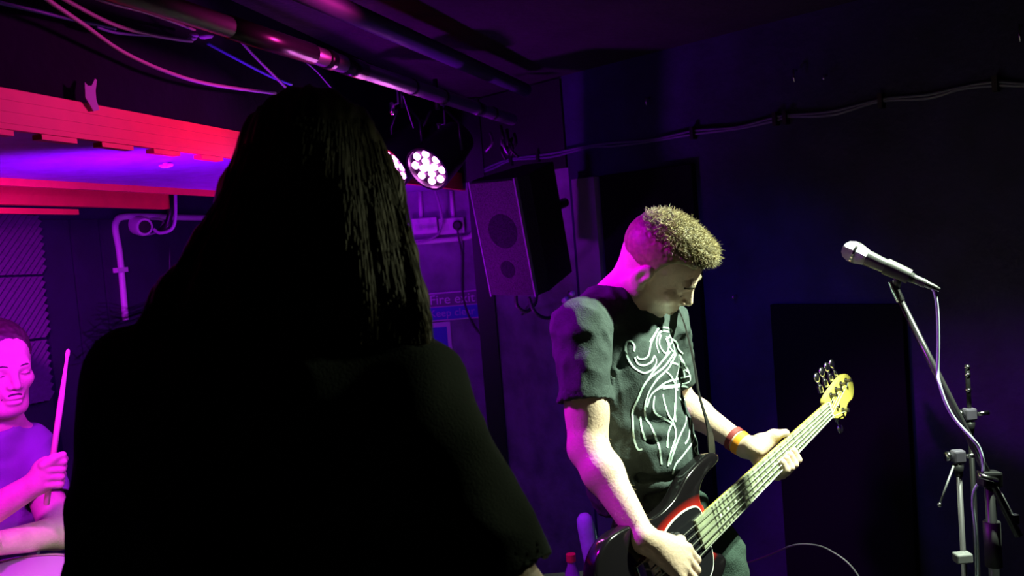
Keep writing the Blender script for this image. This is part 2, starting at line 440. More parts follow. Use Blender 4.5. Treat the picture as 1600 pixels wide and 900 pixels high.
# steel bracket at the end of the red board
br = thing('conduit_bracket', 'dark hooked bracket hanging beside the end of the lower red board', 'bracket')
MB().tube([P(266, 298, 3.22), P(266, 335, 3.22), P(262, 350, 3.22), P(250, 362, 3.22)], 0.012, 8).build('arm', BLACKM, br, True)
MB().tube(catmull([P(274, 300, 3.2), P(274, 340, 3.2), P(268, 358, 3.2), P(250, 364, 3.2), P(240, 358, 3.2)], 6), 0.006, 8).build('cord', GREYCABLE, br, True)

# pieces of the left wall
mbs = [(62, 112), (114, 158), (160, 300)]
for i, (a, b) in enumerate(mbs):
    p0, p1 = onL(a, 440), onL(b, 440)
    o = MB().box((p0+p1)/2*np.array([1, 1, 0]) + Z*1.05 + NL*0.008, (np.linalg.norm((p1-p0)[:2])-0.008, 0.016, 1.6), (TL, NL, Z)).build('wall_board', mat('blue_board', (0.014, 0.012, 0.04), 0.7, nscale=8, namt=0.25), bpy.data.objects['wall_left'])
# acoustic foam
FOAM = mat('purple_foam', (0.13, 0.10, 0.16), 0.95, nscale=60, namt=0.15, spec=0.1)
ft = unit(onL(55, 400)-onL(0, 400)); 
def foam(px0, px1, py0, py1, label):
    a, b = onL(px1, py0), onL(px1, py1); h = np.linalg.norm(a-b); wd = h*1.05
    c = (a+b)/2 - ft*wd/2 + NL*0.012
    t = thing('acoustic_foam_panel', label, 'foam panel', 'wedge foam panels on the left wall')
    MB().box(c, (wd, 0.024, h*0.985), (ft, NL, Z)).build('backing', mat('foam_gap_shade', (0.012, 0.010, 0.018), 0.95, spec=0.1), t)  # backing coloured darker than the foam to paint shade between the ridges
    hw, hh = wd/2, h*0.49; n = 8; g = (hw+hh)/n
    for i in range(-n, n+1):                               # diagonal ridges cut off at the panel's edges
        vs = []
        for q, zz in ((i*g-g*0.33, 0.0), (i*g+g*0.33, 0.0), (i*g, 0.018)):
            lo, hi = max(-hw, -hh-q), min(hw, hh-q)
            if hi-lo < 0.004: break
            vs += [c + ft*lo + Z*(lo+q) + NL*(0.012+zz), c + ft*hi + Z*(hi+q) + NL*(0.012+zz)]
        if len(vs) < 6: continue
        MB().add(vs, [(0, 2, 4), (1, 5, 3), (0, 1, 3, 2), (2, 3, 5, 4), (4, 5, 1, 0)]).build('wedge', FOAM, t)
foam(0, 54, 338, 430, 'purple wedge foam panel just below the red board, topmost of its column')
foam(0, 60, 432, 528, 'middle foam panel behind the drummer\'s head, below the topmost one')
foam(0, 66, 530, 626, 'lowest foam panel, mostly hidden by the drummer\'s head')
# white conduit with a bend
cpts = [onL(196, 500, 0.02), onL(187, 400, 0.02), onL(180, 360, 0.02), onL(182, 346, 0.02), onL(192, 339, 0.02), onL(230, 338, 0.02), onL(300, 340, 0.02), onL(350, 340, 0.02)]
cd = thing('conduit', 'pale conduit pipe bending down the wall left of the long-haired person', 'pipe')
MB().tube(catmull(cpts, 6), 0.013, 10).build('pipe', WHITEP, cd, True)
MB().box(onL(187, 422, 0.022), (0.06, 0.03, 0.018), (TL, NL, Z)).build('clip', WHITEP, cd)
# wall camera
cc = thing('security_camera', 'round white wall camera with dark lens under the conduit', 'camera')
cp = onL(214, 352, 0.03); cdv = unit(D(0.75, -0.6, -0.15))
MB().lathe(cp, cdv, [(-0.02, 0.02), (-0.015, 0.036), (0.05, 0.038), (0.06, 0.034), (0.06, 0.028)], 20).build('housing', WHITEP, cc, True, angle=0.6)
MB().lathe(cp+cdv*0.052, cdv, [(0, 0.027), (0.012, 0.025), (0.014, 0.001)], 18).build('lens', BLACKP, cc, True, angle=0.6)
MB().tube(catmull([cp-cdv*0.02, onL(225, 366, 0.05), onL(245, 362, 0.06), onL(255, 345, 0.05), onL(235, 342, 0.03)], 6), 0.004, 6).build('lead', GREYCABLE, cc, True)
MB().tube(catmull([onL(265, 360, 0.01), onL(264, 420, 0.012), onL(267, 500, 0.01)], 6), 0.005, 6).build('wire', GREYCABLE, None, True)
tag(bpy.data.objects['wire'], 'thin wire running straight down the wall right of the wall camera', 'wire')

# scraps on the bulkhead
sc_ = MB(); c0 = onF(140, 150, 0.006)
out = [(-9, -22), (-4, -16), (2, -16), (7, -27), (10, -25), (8, -8), (9, 5), (14, 22), (5, 24), (-2, 12), (-8, 2)]
pts = [onF(140+x, 150+y, 0.006) for x, y in out]
sc_.prism([(np.dot(p-c0, td), np.dot(p-c0, Z)) for p in pts], c0, (td, Z, nd), 0, 0.002)
tag(sc_.build('tape_scrap', mat('violet_tape', (0.42, 0.38, 0.7), 0.7)), 'torn scrap of pale tape standing above the ribbed red fascia', 'tape')
mb = MB()
for i in range(7):
    mb.sphere(P(262+random.uniform(-12, 14), 259+random.uniform(-4, 3), 2.14), random.uniform(0.004, 0.008), 8, (1.3, 1, 0.7))
tag(mb.build('tape_lump', mat('pale_tape', (0.8, 0.7, 0.8), 0.5), None, True), 'small crumpled pale lump of tape stuck under the bulkhead', 'tape')

# wall at the back: signs, sockets, conduits
sg = thing('fire_exit_sign', 'two-part wall sign reading Fire exit, Keep clear', 'sign')
sx = unit(onB(750, 470)-onB(660, 472)); sx = np.array([1.0, 0, 0]); 
tl, br_ = onB(655, 456, 0.01), onB(752, 500, 0.01)
c = (tl+br_)/2; W_, H_ = br_[0]-tl[0], 0.135
MB().box(c, (W_, 0.006, H_), (sx, NB, Z)).build('frame', mat('sign_border', (0.75, 0.5, 0.8), 0.5), sg)
MB().box(c + Z*H_*0.235 + NB*0.003, (W_-0.016, 0.006, H_*0.44), (sx, NB, Z)).build('upper_panel', mat('sign_purple', (0.16, 0.10, 0.2), 0.5), sg)
MB().box(c - Z*H_*0.235 + NB*0.003, (W_-0.016, 0.006, H_*0.44), (sx, NB, Z)).build('lower_panel', mat('sign_blue', (0.03, 0.07, 0.6), 0.5), sg)
def text(body, size, o, ax, m, parent, name='lettering', align='CENTER'):
    cu = bpy.data.curves.new('t', 'FONT'); cu.body = body; cu.size = size; cu.align_x = align; cu.align_y = 'CENTER'; cu.extrude = 0.0008
    ob = bpy.data.objects.new('t', cu); COL.objects.link(ob)
    dg = bpy.context.evaluated_depsgraph_get(); me = bpy.data.meshes.new_from_object(ob.evaluated_get(dg))
    bpy.data.objects.remove(ob); bpy.data.curves.remove(cu)
    M = Matrix(((ax[0][0], ax[1][0], ax[2][0], o[0]), (ax[0][1], ax[1][1], ax[2][1], o[1]), (ax[0][2], ax[1][2], ax[2][2], o[2]), (0, 0, 0, 1)))
    me.transform(M); me.materials.clear()
    return tag(link(name, me, m, parent, False), kind='stuff')
LET = mat('sign_letters', (0.8, 0.6, 0.85), 0.5)
text('Fire exit', 0.064, c + Z*H_*0.235 + NB*0.008 + sx*0.012, (sx, Z, NB), LET, sg)
text('Keep clear', 0.050, c - Z*H_*0.235 + NB*0.008 + sx*0.006, (sx, Z, NB), mat('sign_letters_violet', (0.5, 0.3, 0.75), 0.5), sg)
ns = thing('notice', 'small blue notice in a pale frame under the fire exit sign', 'sign')
c = onB(688, 529, 0.008)
MB().box(c, (0.105, 0.008, 0.155), (sx, NB, Z)).build('frame', mat('sign_border', (0.75, 0.5, 0.8)), ns)
MB().box(c + NB*0.004 + Z*0.005, (0.07, 0.006, 0.10), (sx, NB, Z)).build('panel', mat('sign_blue', (0.03, 0.07, 0.6)), ns)
for i, (px, lab) in enumerate(((664, 'white wall socket nearest the long-haired person\'s hair'), (706, 'white wall socket with a black plug in it'))):
    so = thing('wall_socket', lab, 'socket', 'sockets above the fire exit sign')
    c = onB(px, 353, 0.02)
    MB().box(c, (0.118, 0.04, 0.075), (sx, NB, Z)).build('box', WHITEP, so, bevel=0.004)
    for e in (-1, 1):
        MB().box(c + sx*0.028*e + NB*0.021 - Z*0.006, (0.03, 0.003, 0.03), (sx, NB, Z)).build('outlet', mat('socket_white', (0.55, 0.52, 0.58), 0.5), so)
        MB().box(c + sx*0.028*e + NB*0.021 + Z*0.022, (0.012, 0.006, 0.018), (sx, NB, Z)).build('switch', mat('socket_white', (0.55, 0.52, 0.58)), so)
    MB().tube([onB((656, 705)[i], 298, 0.014), onB((658, 708)[i], 342, 0.014)], 0.010, 8).build('drop_conduit', WHITEP, so, True)
    if i:
        pl = MB().lathe(c + sx*0.028 + NB*0.02, NB, [(0, 0.024), (0.03, 0.022), (0.036, 0.015)], 14).build('plug', BLACKP, so, True, angle=0.6)
        MB().tube(catmull([c+sx*0.028+NB*0.045, c+sx*0.03+NB*0.06-Z*0.05, onB(722, 400, 0.02), onB(723, 460, 0.02), onB(738, 505, 0.02), onB(760, 528, 0.03), onB(790, 528, 0.06), onB(808, 510, 0.1), onB(818, 488, 0.25), P(838, 462, 3.3)], 6), 0.005, 6).build('lead', RUBBER, pl, True)
        pl.parent = so; bpy.data.objects['lead.001' if 'lead.001' in bpy.data.objects else 'lead'].parent = pl
hc = [onB(600, 382, 0.02), onB(660, 378, 0.02), onB(725, 372, 0.02), onB(738, 366, 0.02), onB(744, 355, 0.02), onB(744, 300, 0.02)]
tag(MB().tube(catmull(hc, 6), 0.012, 10).build('conduit', WHITEP, None, True), 'pale conduit curving up beneath the wall sockets', 'pipe')
cable('power_lead', [(680, 298, 4.1), (686, 318, 4.08), (690, 338, 4.08), (690, 352, 4.1), (684, 366, 4.08), (666, 376, 4.06), (648, 380, 4.05)], 0.006, GREYCABLE, 'wavy pale lead hanging between the two wall sockets')
# black post in the corner, pale board and black panel on the right-hand wall
tag(MB().box((onB(764, 520)*np.array([1, 1, 0]) + Z*1.155 + NB*0.06), (0.08, 0.08, 2.3), (sx, NB, Z)).build('post', mat('black_gloss_paint', (0.008, 0.008, 0.012), 0.4)), 'black square post in the corner right of the fire exit sign', 'post')
p0, p1 = onR(908, 350), onR(943, 350)
ztop = onR(922, 278)[2]; zb = onR(935, 470)[2]
tag(MB().box((p0+p1)/2*np.array([1, 1, 0]) + Z*(ztop+0.3)/2 + NR*0.02, (np.linalg.norm((p1-p0)[:2]), 0.04, ztop-0.3), (TR, NR, Z)).build('wall_board', mat('violet_board', (0.26, 0.2, 0.3), 0.7, nscale=6, namt=0.2)), 'tall pale violet board on the wall behind the bass player\'s head', 'board')
p0, p1 = onR(947, 330), onR(1092, 330)
tag(MB().box((p0+p1)/2*np.array([1, 1, 0]) + Z*1.1 + NR*0.015, (np.linalg.norm((p1-p0)[:2]), 0.03, ztop*2-2.2), (TR, NR, Z)).build('wall_panel', mat('black_felt', (0.006, 0.006, 0.008), 0.95, spec=0.1), None, bevel=0.003), 'large matt black panel on the wall behind the bass player\'s head', 'panel')
p0, p1 = onR(1215, 560), onR(1420, 560)
tag(MB().box((p0+p1)/2*np.array([1, 1, 0]) + Z*0.73 + NR*0.015, (np.linalg.norm((p1-p0)[:2]), 0.03, 1.25), (TR, NR, Z)).build('wall_panel', mat('black_felt', (0.006, 0.006, 0.008)), None, bevel=0.003), 'large matt black panel low on the wall behind the bass headstock', 'panel')

# ------------------------------------------------------------------ lighting bar, par cans, cables
bar = thing('lighting_bar', 'long steel pipe with black tape wraps running under the ceiling', 'pipe')
b0, b1 = P(40, -62, 1.36), P(800, 187, 3.45); bt = unit(b1-b0); BL = np.linalg.norm(b1-b0)
MB().tube([b0, b1], 0.022, 16).build('pipe', GREYM, bar, True)
for (a, b) in ((0.22, 0.36), (0.385, 0.40), (0.425, 0.47), (0.60, 0.606), (0.70, 0.706), (0.83, 0.85), (0.9, 0.907)):
    MB().tube([b0+(b1-b0)*a, b0+(b1-b0)*b], 0.0245, 16).build('tape_wrap', mat('black_tape', (0.01, 0.01, 0.012), 0.3), bar, True)
tag(MB().tube([b0+Z*0.09+np.array([0.10, 0, 0]), b1+Z*0.11+np.array([0.06, 0, 0])], 0.026, 14).build('ceiling_pipe', mat('violet_painted_pipe', (0.07, 0.06, 0.14), 0.6), None, True), 'thick painted pipe along the ceiling just above the lighting bar', 'pipe')
def par(px, py, d, aim, label, pwr):
    t = thing('par_can', label, 'stage light', 'LED stage lights on the lighting bar')
    c = P(px, py, d); n = unit(aim); a = unit(np.cross(n, Z)); b = np.cross(a, n)
    MB().lathe(c, n, [(-0.20, 0.03), (-0.19, 0.062), (-0.10, 0.075), (-0.005, 0.080), (0.012, 0.080), (0.012, 0.072), (-0.004, 0.070)], 24).build('can', BLACKM, t, True, angle=0.5)
    MB().lathe(c, n, [(-0.008, 0.069), (-0.004, 0.069)], 24).build('face', BLACKP, t)
    for i in range(13):
        if i == 0: q = c
        elif i < 5: q = c + 0.024*(math.cos(i*PI/2)*a + math.sin(i*PI/2)*b)
        else: q = c + 0.052*(math.cos((i-5)*PI/4+0.3)*a + math.sin((i-5)*PI/4+0.3)*b)
        MB().lathe(q, n, [(-0.002, 0.0125), (0.004, 0.012), (0.009, 0.006), (0.010, 0.0005)], 12).build('led', mat('led_pink', (1, 0.5, 1), 0.3, emit=(1.0, 0.22, 0.95), estr=30), t, True)
    top = c - n*0.08 + Z*0.15
    for s in (-1, 1):
        MB().tube([c - n*0.09 + a*0.082*s, c - n*0.085 + a*0.085*s + Z*0.09, top + a*0.03*s], 0.006, 6).build('yoke', BLACKM, t, True)
    MB().tube([top, top + Z*0.10], 0.008, 8).build('stem', BLACKM, t, True)
    s = spot('par_can_lamp', c + n*0.03, c + n, MAG, pwr, 95, 0.7, 0.05); s.parent = t
    return t
par(612, 258, 3.0, D(-0.55, -0.50, -0.62), 'pink-lit LED stage light half hidden behind the long hair', 9)
par(670, 262, 2.9, D(-0.45, -0.62, -0.6), 'pink-lit LED stage light in full view beside the black speaker', 9)
for px, py, d, lab in ((620, 128, 2.72, 'small hanging clamp hook further left on the lighting bar'), (693, 160, 3.0, 'small hanging clamp hook further right on the lighting bar')):
    h = thing('clamp_hook', lab, 'hook', 'hooks hanging from the lighting bar')
    MB().tube([P(px, py, d), P(px+2, py+34, d), P(px-10, py+37, d)], 0.0035, 6).build('rod', GREYM, h, True)
    MB().box(P(px+3, py+2, d), (0.035, 0.02, 0.008)).build('plate', GREYM, h)
    MB().lathe(P(px-8, py+36, d), -Z, [(-0.008, 0.006), (0, 0.012), (0.012, 0.008), (0.02, 0.011), (0.03, 0.004)], 10).build('bolt', CHROME, h, True)
tgo = thing('bar_fitting', 'two grey tabs above a small ring right of the stage lights', 'fitting')
for py in (219, 233):
    MB().box(P(703, py, 3.1), (0.022, 0.004, 0.024)).build('tab', GREYM, tgo)
rc = P(708, 244, 3.1)
MB().tube([rc + 0.010*(math.cos(k*PI/8)*RGT+math.sin(k*PI/8)*UPV) for k in range(17)], 0.0025, 6, False).build('ring', CHROME, tgo, True)
# red end of the bulkhead seen behind the lamps is the same fascia; cables over the drum corner
CAB = 'loose cables sagging under the ceiling'
cable('ceiling_cable', [(-40, -8, 1.5), (0, 4, 1.55), (60, 18, 1.6), (130, 34, 1.7), (180, 45, 1.8)], 0.0035, mat('blue_cable', (0.12, 0.2, 0.6), 0.5), 'blue cable in the top left corner, highest on the left', group=CAB)
cable('ceiling_cable', [(40, -30, 1.4), (75, 0, 1.45), (130, 38, 1.6), (190, 80, 1.8), (260, 112, 2.0), (330, 132, 2.2), (430, 146, 2.5)], 0.0042, GREYCABLE, 'pale cable sagging lowest across the dark bulkhead', group=CAB)
cable('ceiling_cable', [(70, -20, 1.45), (103, 0, 1.5), (170, 35, 1.65), (225, 52, 1.8), (280, 62, 1.95), (300, 64, 2.0)], 0.004, GREYCABLE, 'pale cable running down to the pale tape knot at the bar', group=CAB)
cable('ceiling_cable', [(130, -12, 1.5), (165, 3, 1.55), (235, 22, 1.75), (304, 47, 2.0)], 0.003, GREYCABLE, 'thin pale cable nearest the lighting bar at top left', group=CAB)
cable('ceiling_cable', [(150, 42, 1.8), (180, 51, 1.85), (225, 55, 1.95), (255, 57, 2.0)], 0.003, mat('blue_cable', (0.12, 0.2, 0.6)), 'short blue cable end touching the pale sagging cables', group=CAB)
cable('ceiling_cable', [(325, 68, 2.05), (370, 92, 2.15), (420, 118, 2.3), (455, 132, 2.4)], 0.0042, mat('blue_cable', (0.12, 0.2, 0.6)), 'blue cable slanting down to the top of the long hair', group=CAB)
cable('ceiling_cable', [(330, 20, 1.9), (372, 60, 2.0), (400, 90, 2.1), (446, 136, 2.3)], 0.0035, GREYCABLE, 'pale cable crossing the slanting blue cable above the hair', group=CAB)
cable('ceiling_cable', [(475, 95, 2.5), (495, 112, 2.55), (518, 138, 2.6)], 0.002, GREYCABLE, 'thin short wire hanging left of the first clamp hook', group=CAB)
cable('ceiling_cable', [(630, 150, 2.9), (638, 175, 2.9), (646, 200, 2.9)], 0.002, GREYCABLE, 'thin short wire hanging between the two clamp hooks', group=CAB)
mb = MB()
for i in range(6): mb.sphere(P(315+random.uniform(-16, 16), 58+random.uniform(-3, 3), 1.98), random.uniform(0.006, 0.011), 8, (1.5, 1, 0.7))
tag(mb.build('tape_knot', mat('pale_tape', (0.8, 0.7, 0.8)), None, True), 'pale knot of tape where the cables meet the bar', 'tape')
# bundle of connectors near the speaker top
cb = thing('cable_bundle', 'tangle of cable ties and plugs at the far end of the lighting bar', 'cable')
for i in range(9):
    x = 778+random.uniform(-18, 28); y = 225+random.uniform(-14, 14)
    MB().tube(catmull([P(x, y-16, 3.5), P(x+random.uniform(-8, 8), y, 3.48), P(x+random.uniform(-10, 10), y+14, 3.5)], 4), 0.006, 6).build('plug', GREYM if i % 3 == 0 else BLACKP, cb, True)
# wall cables on the right with clips
CW = [(750, 268), (770, 258), (800, 248), (860, 240), (920, 228), (960, 223), (1020, 218), (1085, 204), (1150, 199), (1212, 183), (1232, 180), (1300, 174), (1375, 156), (1450, 148), (1500, 137), (1556, 128), (1610, 131), (1700, 118)]
for k, (dy, lab) in enumerate(((0, 'upper of the two grey cables clipped along the right-hand wall'), (4, 'lower of the two grey cables clipped along the right-hand wall'))):
    q = [onR(x, y+dy*(1 if i % 2 else 0.4)*1.3, 0.012) for i, (x, y) in enumerate(CW)]
    wc = tag(MB().tube(catmull(q, 6), 0.0055, 8).build('wall_cable', mat('dull_cable', (0.10, 0.09, 0.17), 0.5), None, True), lab, 'cable', 'cables along the right-hand wall')
    if k == 0:
        for (x, y) in ((800, 249), (842, 243), (1083, 206), (1212, 184), (1228, 182), (1377, 156), (1556, 129)):
            MB().box(onR(x, y+2, 0.014), (0.014, 0.026, 0.045), (TR, NR, Z)).build('clip', BLACKP, wc)
for (x, y, l, lab) in ((1245, 110, 22, 'bright screw hook high on the wall above the cables'), (1292, 118, 9, 'tiny bright screw right of the screw hook on the wall'), (1015, 153, 16, 'faint screw hook left of the others, above the cables'), (1597, 40, 26, 'bright hook at the top right edge of the wall'), (1151, 461, 7, 'tiny bright screw in the wall behind the bass player')):
    d = hit(x, y, OB+NR*0.01, NR)
    mb = MB(); mb.tube([d, d+NR*0.02, d+NR*0.024-Z*0.0018*l*0.5, d+NR*0.02-Z*0.0018*l], 0.004, 6)
    tag(mb.build('screw_hook', CHROME, None, True), lab, 'hook', 'hooks and screws on the right-hand wall')

# ------------------------------------------------------------------ PA speaker
sp = thing('pa_speaker', 'black PA speaker with mesh grille hung tilted in the corner', 'speaker')
f0, f1, f2, f3 = P(735, 283, 3.26), P(806, 278, 3.14), P(842, 466, 3.25), P(768, 458, 3.37)
sxv = unit(f1-f0); szv = unit((f0+f1)/2-(f2+f3)/2); sxv = unit(sxv - szv*np.dot(szv, sxv)); snv = np.cross(szv, sxv)*-1
if np.dot(snv, FWD) > 0: snv = -snv
cen = (f0+f1+f2+f3)/4; SW = (np.linalg.norm(f1-f0)+np.linalg.norm(f2-f3))/2; SH = (np.linalg.norm(f0-f3)+np.linalg.norm(f1-f2))/2
outl = [(-SW/2, 0), (SW/2, 0), (SW/2+0.015, -0.06), (SW/2-0.03, -0.30), (-SW/2+0.05, -0.30), (-SW/2-0.01, -0.06)]
MB().prism(outl, cen, (sxv, snv, szv), -SH/2, SH/2).build('cabinet', mat('black_tolex', (0.012, 0.011, 0.014), 0.6, bump=0.4, bscale=150), sp, bevel=0.005)
GR = mat('grille_mesh', (0.09, 0.06, 0.09), 0.55, 0.3, nscale=220, namt=0.6, bump=0.8, bscale=400)
MB().box(cen+snv*0.006, (SW-0.012, 0.012, SH-0.012), (sxv, snv, szv)).build('grille', GR, sp, bevel=0.003)
GD = mat('grille_cone', (0.022, 0.014, 0.026), 0.9, spec=0.1, nscale=200, namt=0.6)
MB().lathe(cen+snv*0.0115+szv*0.03+sxv*0.01, snv, [(0, 0.066), (0.0015, 0.063), (0.002, 0.0)], 28).build('woofer', GD, sp)
MB().lathe(cen+snv*0.0115-szv*0.115+sxv*0.0, snv, [(0, 0.034), (0.0015, 0.032), (0.002, 0.0)], 24).build('horn', GD, sp)
for s in (-1, 1):
    MB().box(cen+snv*0.004+sxv*s*(SW/2-0.003), (0.006, 0.02, SH), (sxv, snv, szv)).build('edge_trim', mat('trim_grey', (0.22, 0.18, 0.25), 0.4), sp)
MB().tube([cen - snv*0.30, cen - snv*0.38 + Z*0.03, cen-snv*0.44+Z*0.03], 0.02, 10).build('wall_bracket', BLACKM, sp, True)
for i, (q, lab) in enumerate((([(806, 462, 3.2), (808, 478, 3.2), (822, 487, 3.22), (836, 474, 3.24), (838, 460, 3.25)], 'left black cable loop under the hung speaker'),
        ([(826, 464, 3.2), (836, 488, 3.2), (855, 497, 3.25), (875, 488, 3.3), (886, 470, 3.3), (890, 455, 3.3)], 'right black cable loop under the hung speaker'))):
    cable('speaker_cable', q, 0.007, RUBBER, lab, group='cable loops under the speaker')
cn = thing('speaker_plug', 'two small shiny plug ends below the right edge of the hung speaker', 'plug')
for x, y in ((884, 468), (894, 459)): MB().lathe(P(x, y, 3.2), D(0.2, -1, 0.2), [(-0.03, 0.009), (0, 0.010), (0.01, 0.009), (0.011, 0.001)], 12).build('plug_end', WHITEP, cn, True)

# ------------------------------------------------------------------ amp with bottle and tumbler
amp = thing('bass_amplifier', 'black amplifier cabinet standing behind the bass player', 'amplifier')
ac = P(925, 905, 2.75); zt = P(900, 950, 2.75)[2]
ac = np.array([ac[0]+0.08, ac[1]+0.12, 0])
MB().box(ac+Z*zt/2, (0.52, 0.36, zt)).build('cabinet', mat('black_tolex', (0.012, 0.011, 0.014)), amp, bevel=0.008)
MB().box(ac+Z*zt*0.5-np.array([0, 0.182, 0]), (0.46, 0.01, zt*0.86)).build('grille_cloth', mat('grille_mesh', (0.09, 0.06, 0.09)), amp)
MB().tube([ac+Z*(zt)+np.array([-0.1, 0, 0]), ac+Z*(zt+0.025)+np.array([-0.07, 0, 0]), ac+Z*(zt+0.025)+np.array([0.07, 0, 0]), ac+Z*(zt)+np.array([0.1, 0, 0])], 0.008, 8).build('handle', BLACKP, amp, True)
bo = thing('drinks_bottle', 'small violet bottle with a red cap, low behind the bass player', 'bottle')
bp_ = P(894, 895, 2.72); bp_[2] = zt
MB().lathe(bp_, Z, [(0, 0.02), (0.002, 0.0225), (0.12, 0.0225), (0.145, 0.013), (0.160, 0.012)], 18).build('body', mat('violet_plastic', (0.30, 0.12, 0.5), 0.25), bo, True, angle=0.6)
MB().lathe(bp_+Z*0.158, Z, [(0, 0.015), (0.022, 0.015), (0.023, 0.001)], 16).build('cap', mat('red_plastic', (0.7, 0.03, 0.08), 0.4), bo, True, angle=0.6)
tu = tag(MB().lathe(P(925, 872, 2.72), D(-0.19, 0, 1), [(-0.118, 0.021), (-0.116, 0.022), (0, 0.0265), (0.10, 0.027), (0.125, 0.024), (0.138, 0.013), (0.141, 0.001)], 20).build('tumbler', mat('pale_blue_plastic', (0.35, 0.60, 0.66), 0.6, nscale=40, namt=0.15), None, True), 'pale blue round-topped tumbler leaning behind the bass player\'s elbow', 'tumbler')

# ------------------------------------------------------------------ microphone stands
def tripod(t, top_xy, z_hub, m):
    for k in range(3):
        a = k*2*PI/3+0.4
        MB().tube([np.array([*top_xy, z_hub]), np.array([top_xy[0]+0.32*math.cos(a), top_xy[1]+0.32*math.sin(a), 0.012])], 0.009, 8).build('leg', m, t, True)
msA = thing('microphone_stand', 'black boom stand holding the microphone', 'microphone stand', 'microphone stands at the right')
A_clamp = P(1546, 748, 1.95)
e0, e1 = P(1398, 452, 2.04), P(1592, 838, 1.92)
MB().tube([e0, e1], [0.0075, 0.0085], 12).build('boom', mat('black_gloss_metal', (0.06, 0.06, 0.065), 0.25, 0.6), msA, True)
MB().lathe(e0, unit(e0-e1), [(-0.03, 0.010), (0.0, 0.0105), (0.01, 0.008), (0.02, 0.008)], 14).build('boom_tip', CHROME, msA, True, angle=0.6)
cl = MB().box(A_clamp, (0.045, 0.035, 0.035), (RGT, FWD, UPV)).build('clutch', BLACKM, msA, bevel=0.006)
MB().tube([P(1530, 743, 1.93), P(1558, 752, 1.93)], 0.006, 8).build('wing_knob', CHROME, cl, True)
pz = A_clamp.copy()
MB().tube([pz, np.array([pz[0], pz[1], 0.14])], 0.011, 12).build('pole', BLACKM, msA, True)
MB().lathe(np.array([pz[0], pz[1], 0.9]), Z, [(-0.05, 0.018), (0.05, 0.018)], 14).build('collar', BLACKP, msA, True)
tripod(msA, pz[:2], 0.16, BLACKM)
MB().tube([P(1555, 755, 1.94), P(1585, 812, 1.93)], 0.0035, 6).build('stay_rod', GREYM, msA, True)
MB().box(P(1586, 811, 1.93), (0.012, 0.012, 0.02)).build('rod_tip', CHROME, msA)
mic = thing('microphone', 'vocal microphone with round mesh head at the boom tip', 'microphone')
m0, m1 = P(1332, 393, 2.06), P(1447, 444, 1.99); md = unit(m1-m0); ML = np.linalg.norm(m1-m0)
MESH = mat('mic_mesh', (0.42, 0.42, 0.45), 0.42, 0.7, bump=0.9, bscale=500)
MB().lathe(m0, md, [(-0.024, 0.002), (-0.022, 0.011), (-0.015, 0.0195), (-0.003, 0.0245), (0.004, 0.0252), (0.012, 0.0245), (0.026, 0.0205), (0.034, 0.0185)], 28).build('mesh_head', MESH, mic, True)
MB().lathe(m0, md, [(0.0025, 0.0256), (0.0032, 0.0264), (0.008, 0.0264), (0.0087, 0.0256)], 28).build('band', CHROME, mic, True, angle=0.5)
MB().lathe(m0, md, [(0.033, 0.0185), (0.04, 0.0188), (0.06, 0.0172), (ML-0.03, 0.0115), (ML-0.028, 0.010), (ML-0.001, 0.0098)], 24).build('body', mat('mic_black', (0.07, 0.07, 0.075), 0.3, 0.4), mic, True, angle=0.6)
MB().lathe(m0, md, [(ML-0.006, 0.009), (ML, 0.0085), (ML+0.02, 0.0075), (ML+0.03, 0.005)], 18).build('connector', CHROME, mic, True, angle=0.6)
mcp = m0 + md*ML*0.62
clp = thing('microphone_clip', 'black clip between the microphone and the boom tip', 'clip')
MB().lathe(mcp, md, [(-0.028, 0.0195), (0.028, 0.017), (0.028, 0.0155), (-0.028, 0.0178)], 20).build('sleeve', BLACKP, clp, True, angle=0.6)
MB().tube([mcp - UPV*0.014, P(1402, 447, 2.04)], [0.009, 0.0075], 10).build('stem', BLACKP, clp, True)
cable('microphone_cable', [(1449, 446, 1.985), (1460, 456, 1.98), (1465, 490, 1.98), (1466, 540, 1.98), (1465, 582, 1.98), (1468, 600, 1.965), (1478, 630, 1.955), (1492, 655, 1.95), (1518, 684, 1.93), (1530, 700, 1.93), (1536, 722, 1.93), (1534, 745, 1.96), (1522, 768, 2.0), (1520, 790, 2.02), (1524, 830, 2.03), (1526, 900, 2.05), (1527, 1100, 2.06), (1540, 1400, 2.0)], 0.0034, mat('pale_blue_cable', (0.45, 0.55, 0.62), 0.35), 'pale blue cable from the microphone down the boom stand')
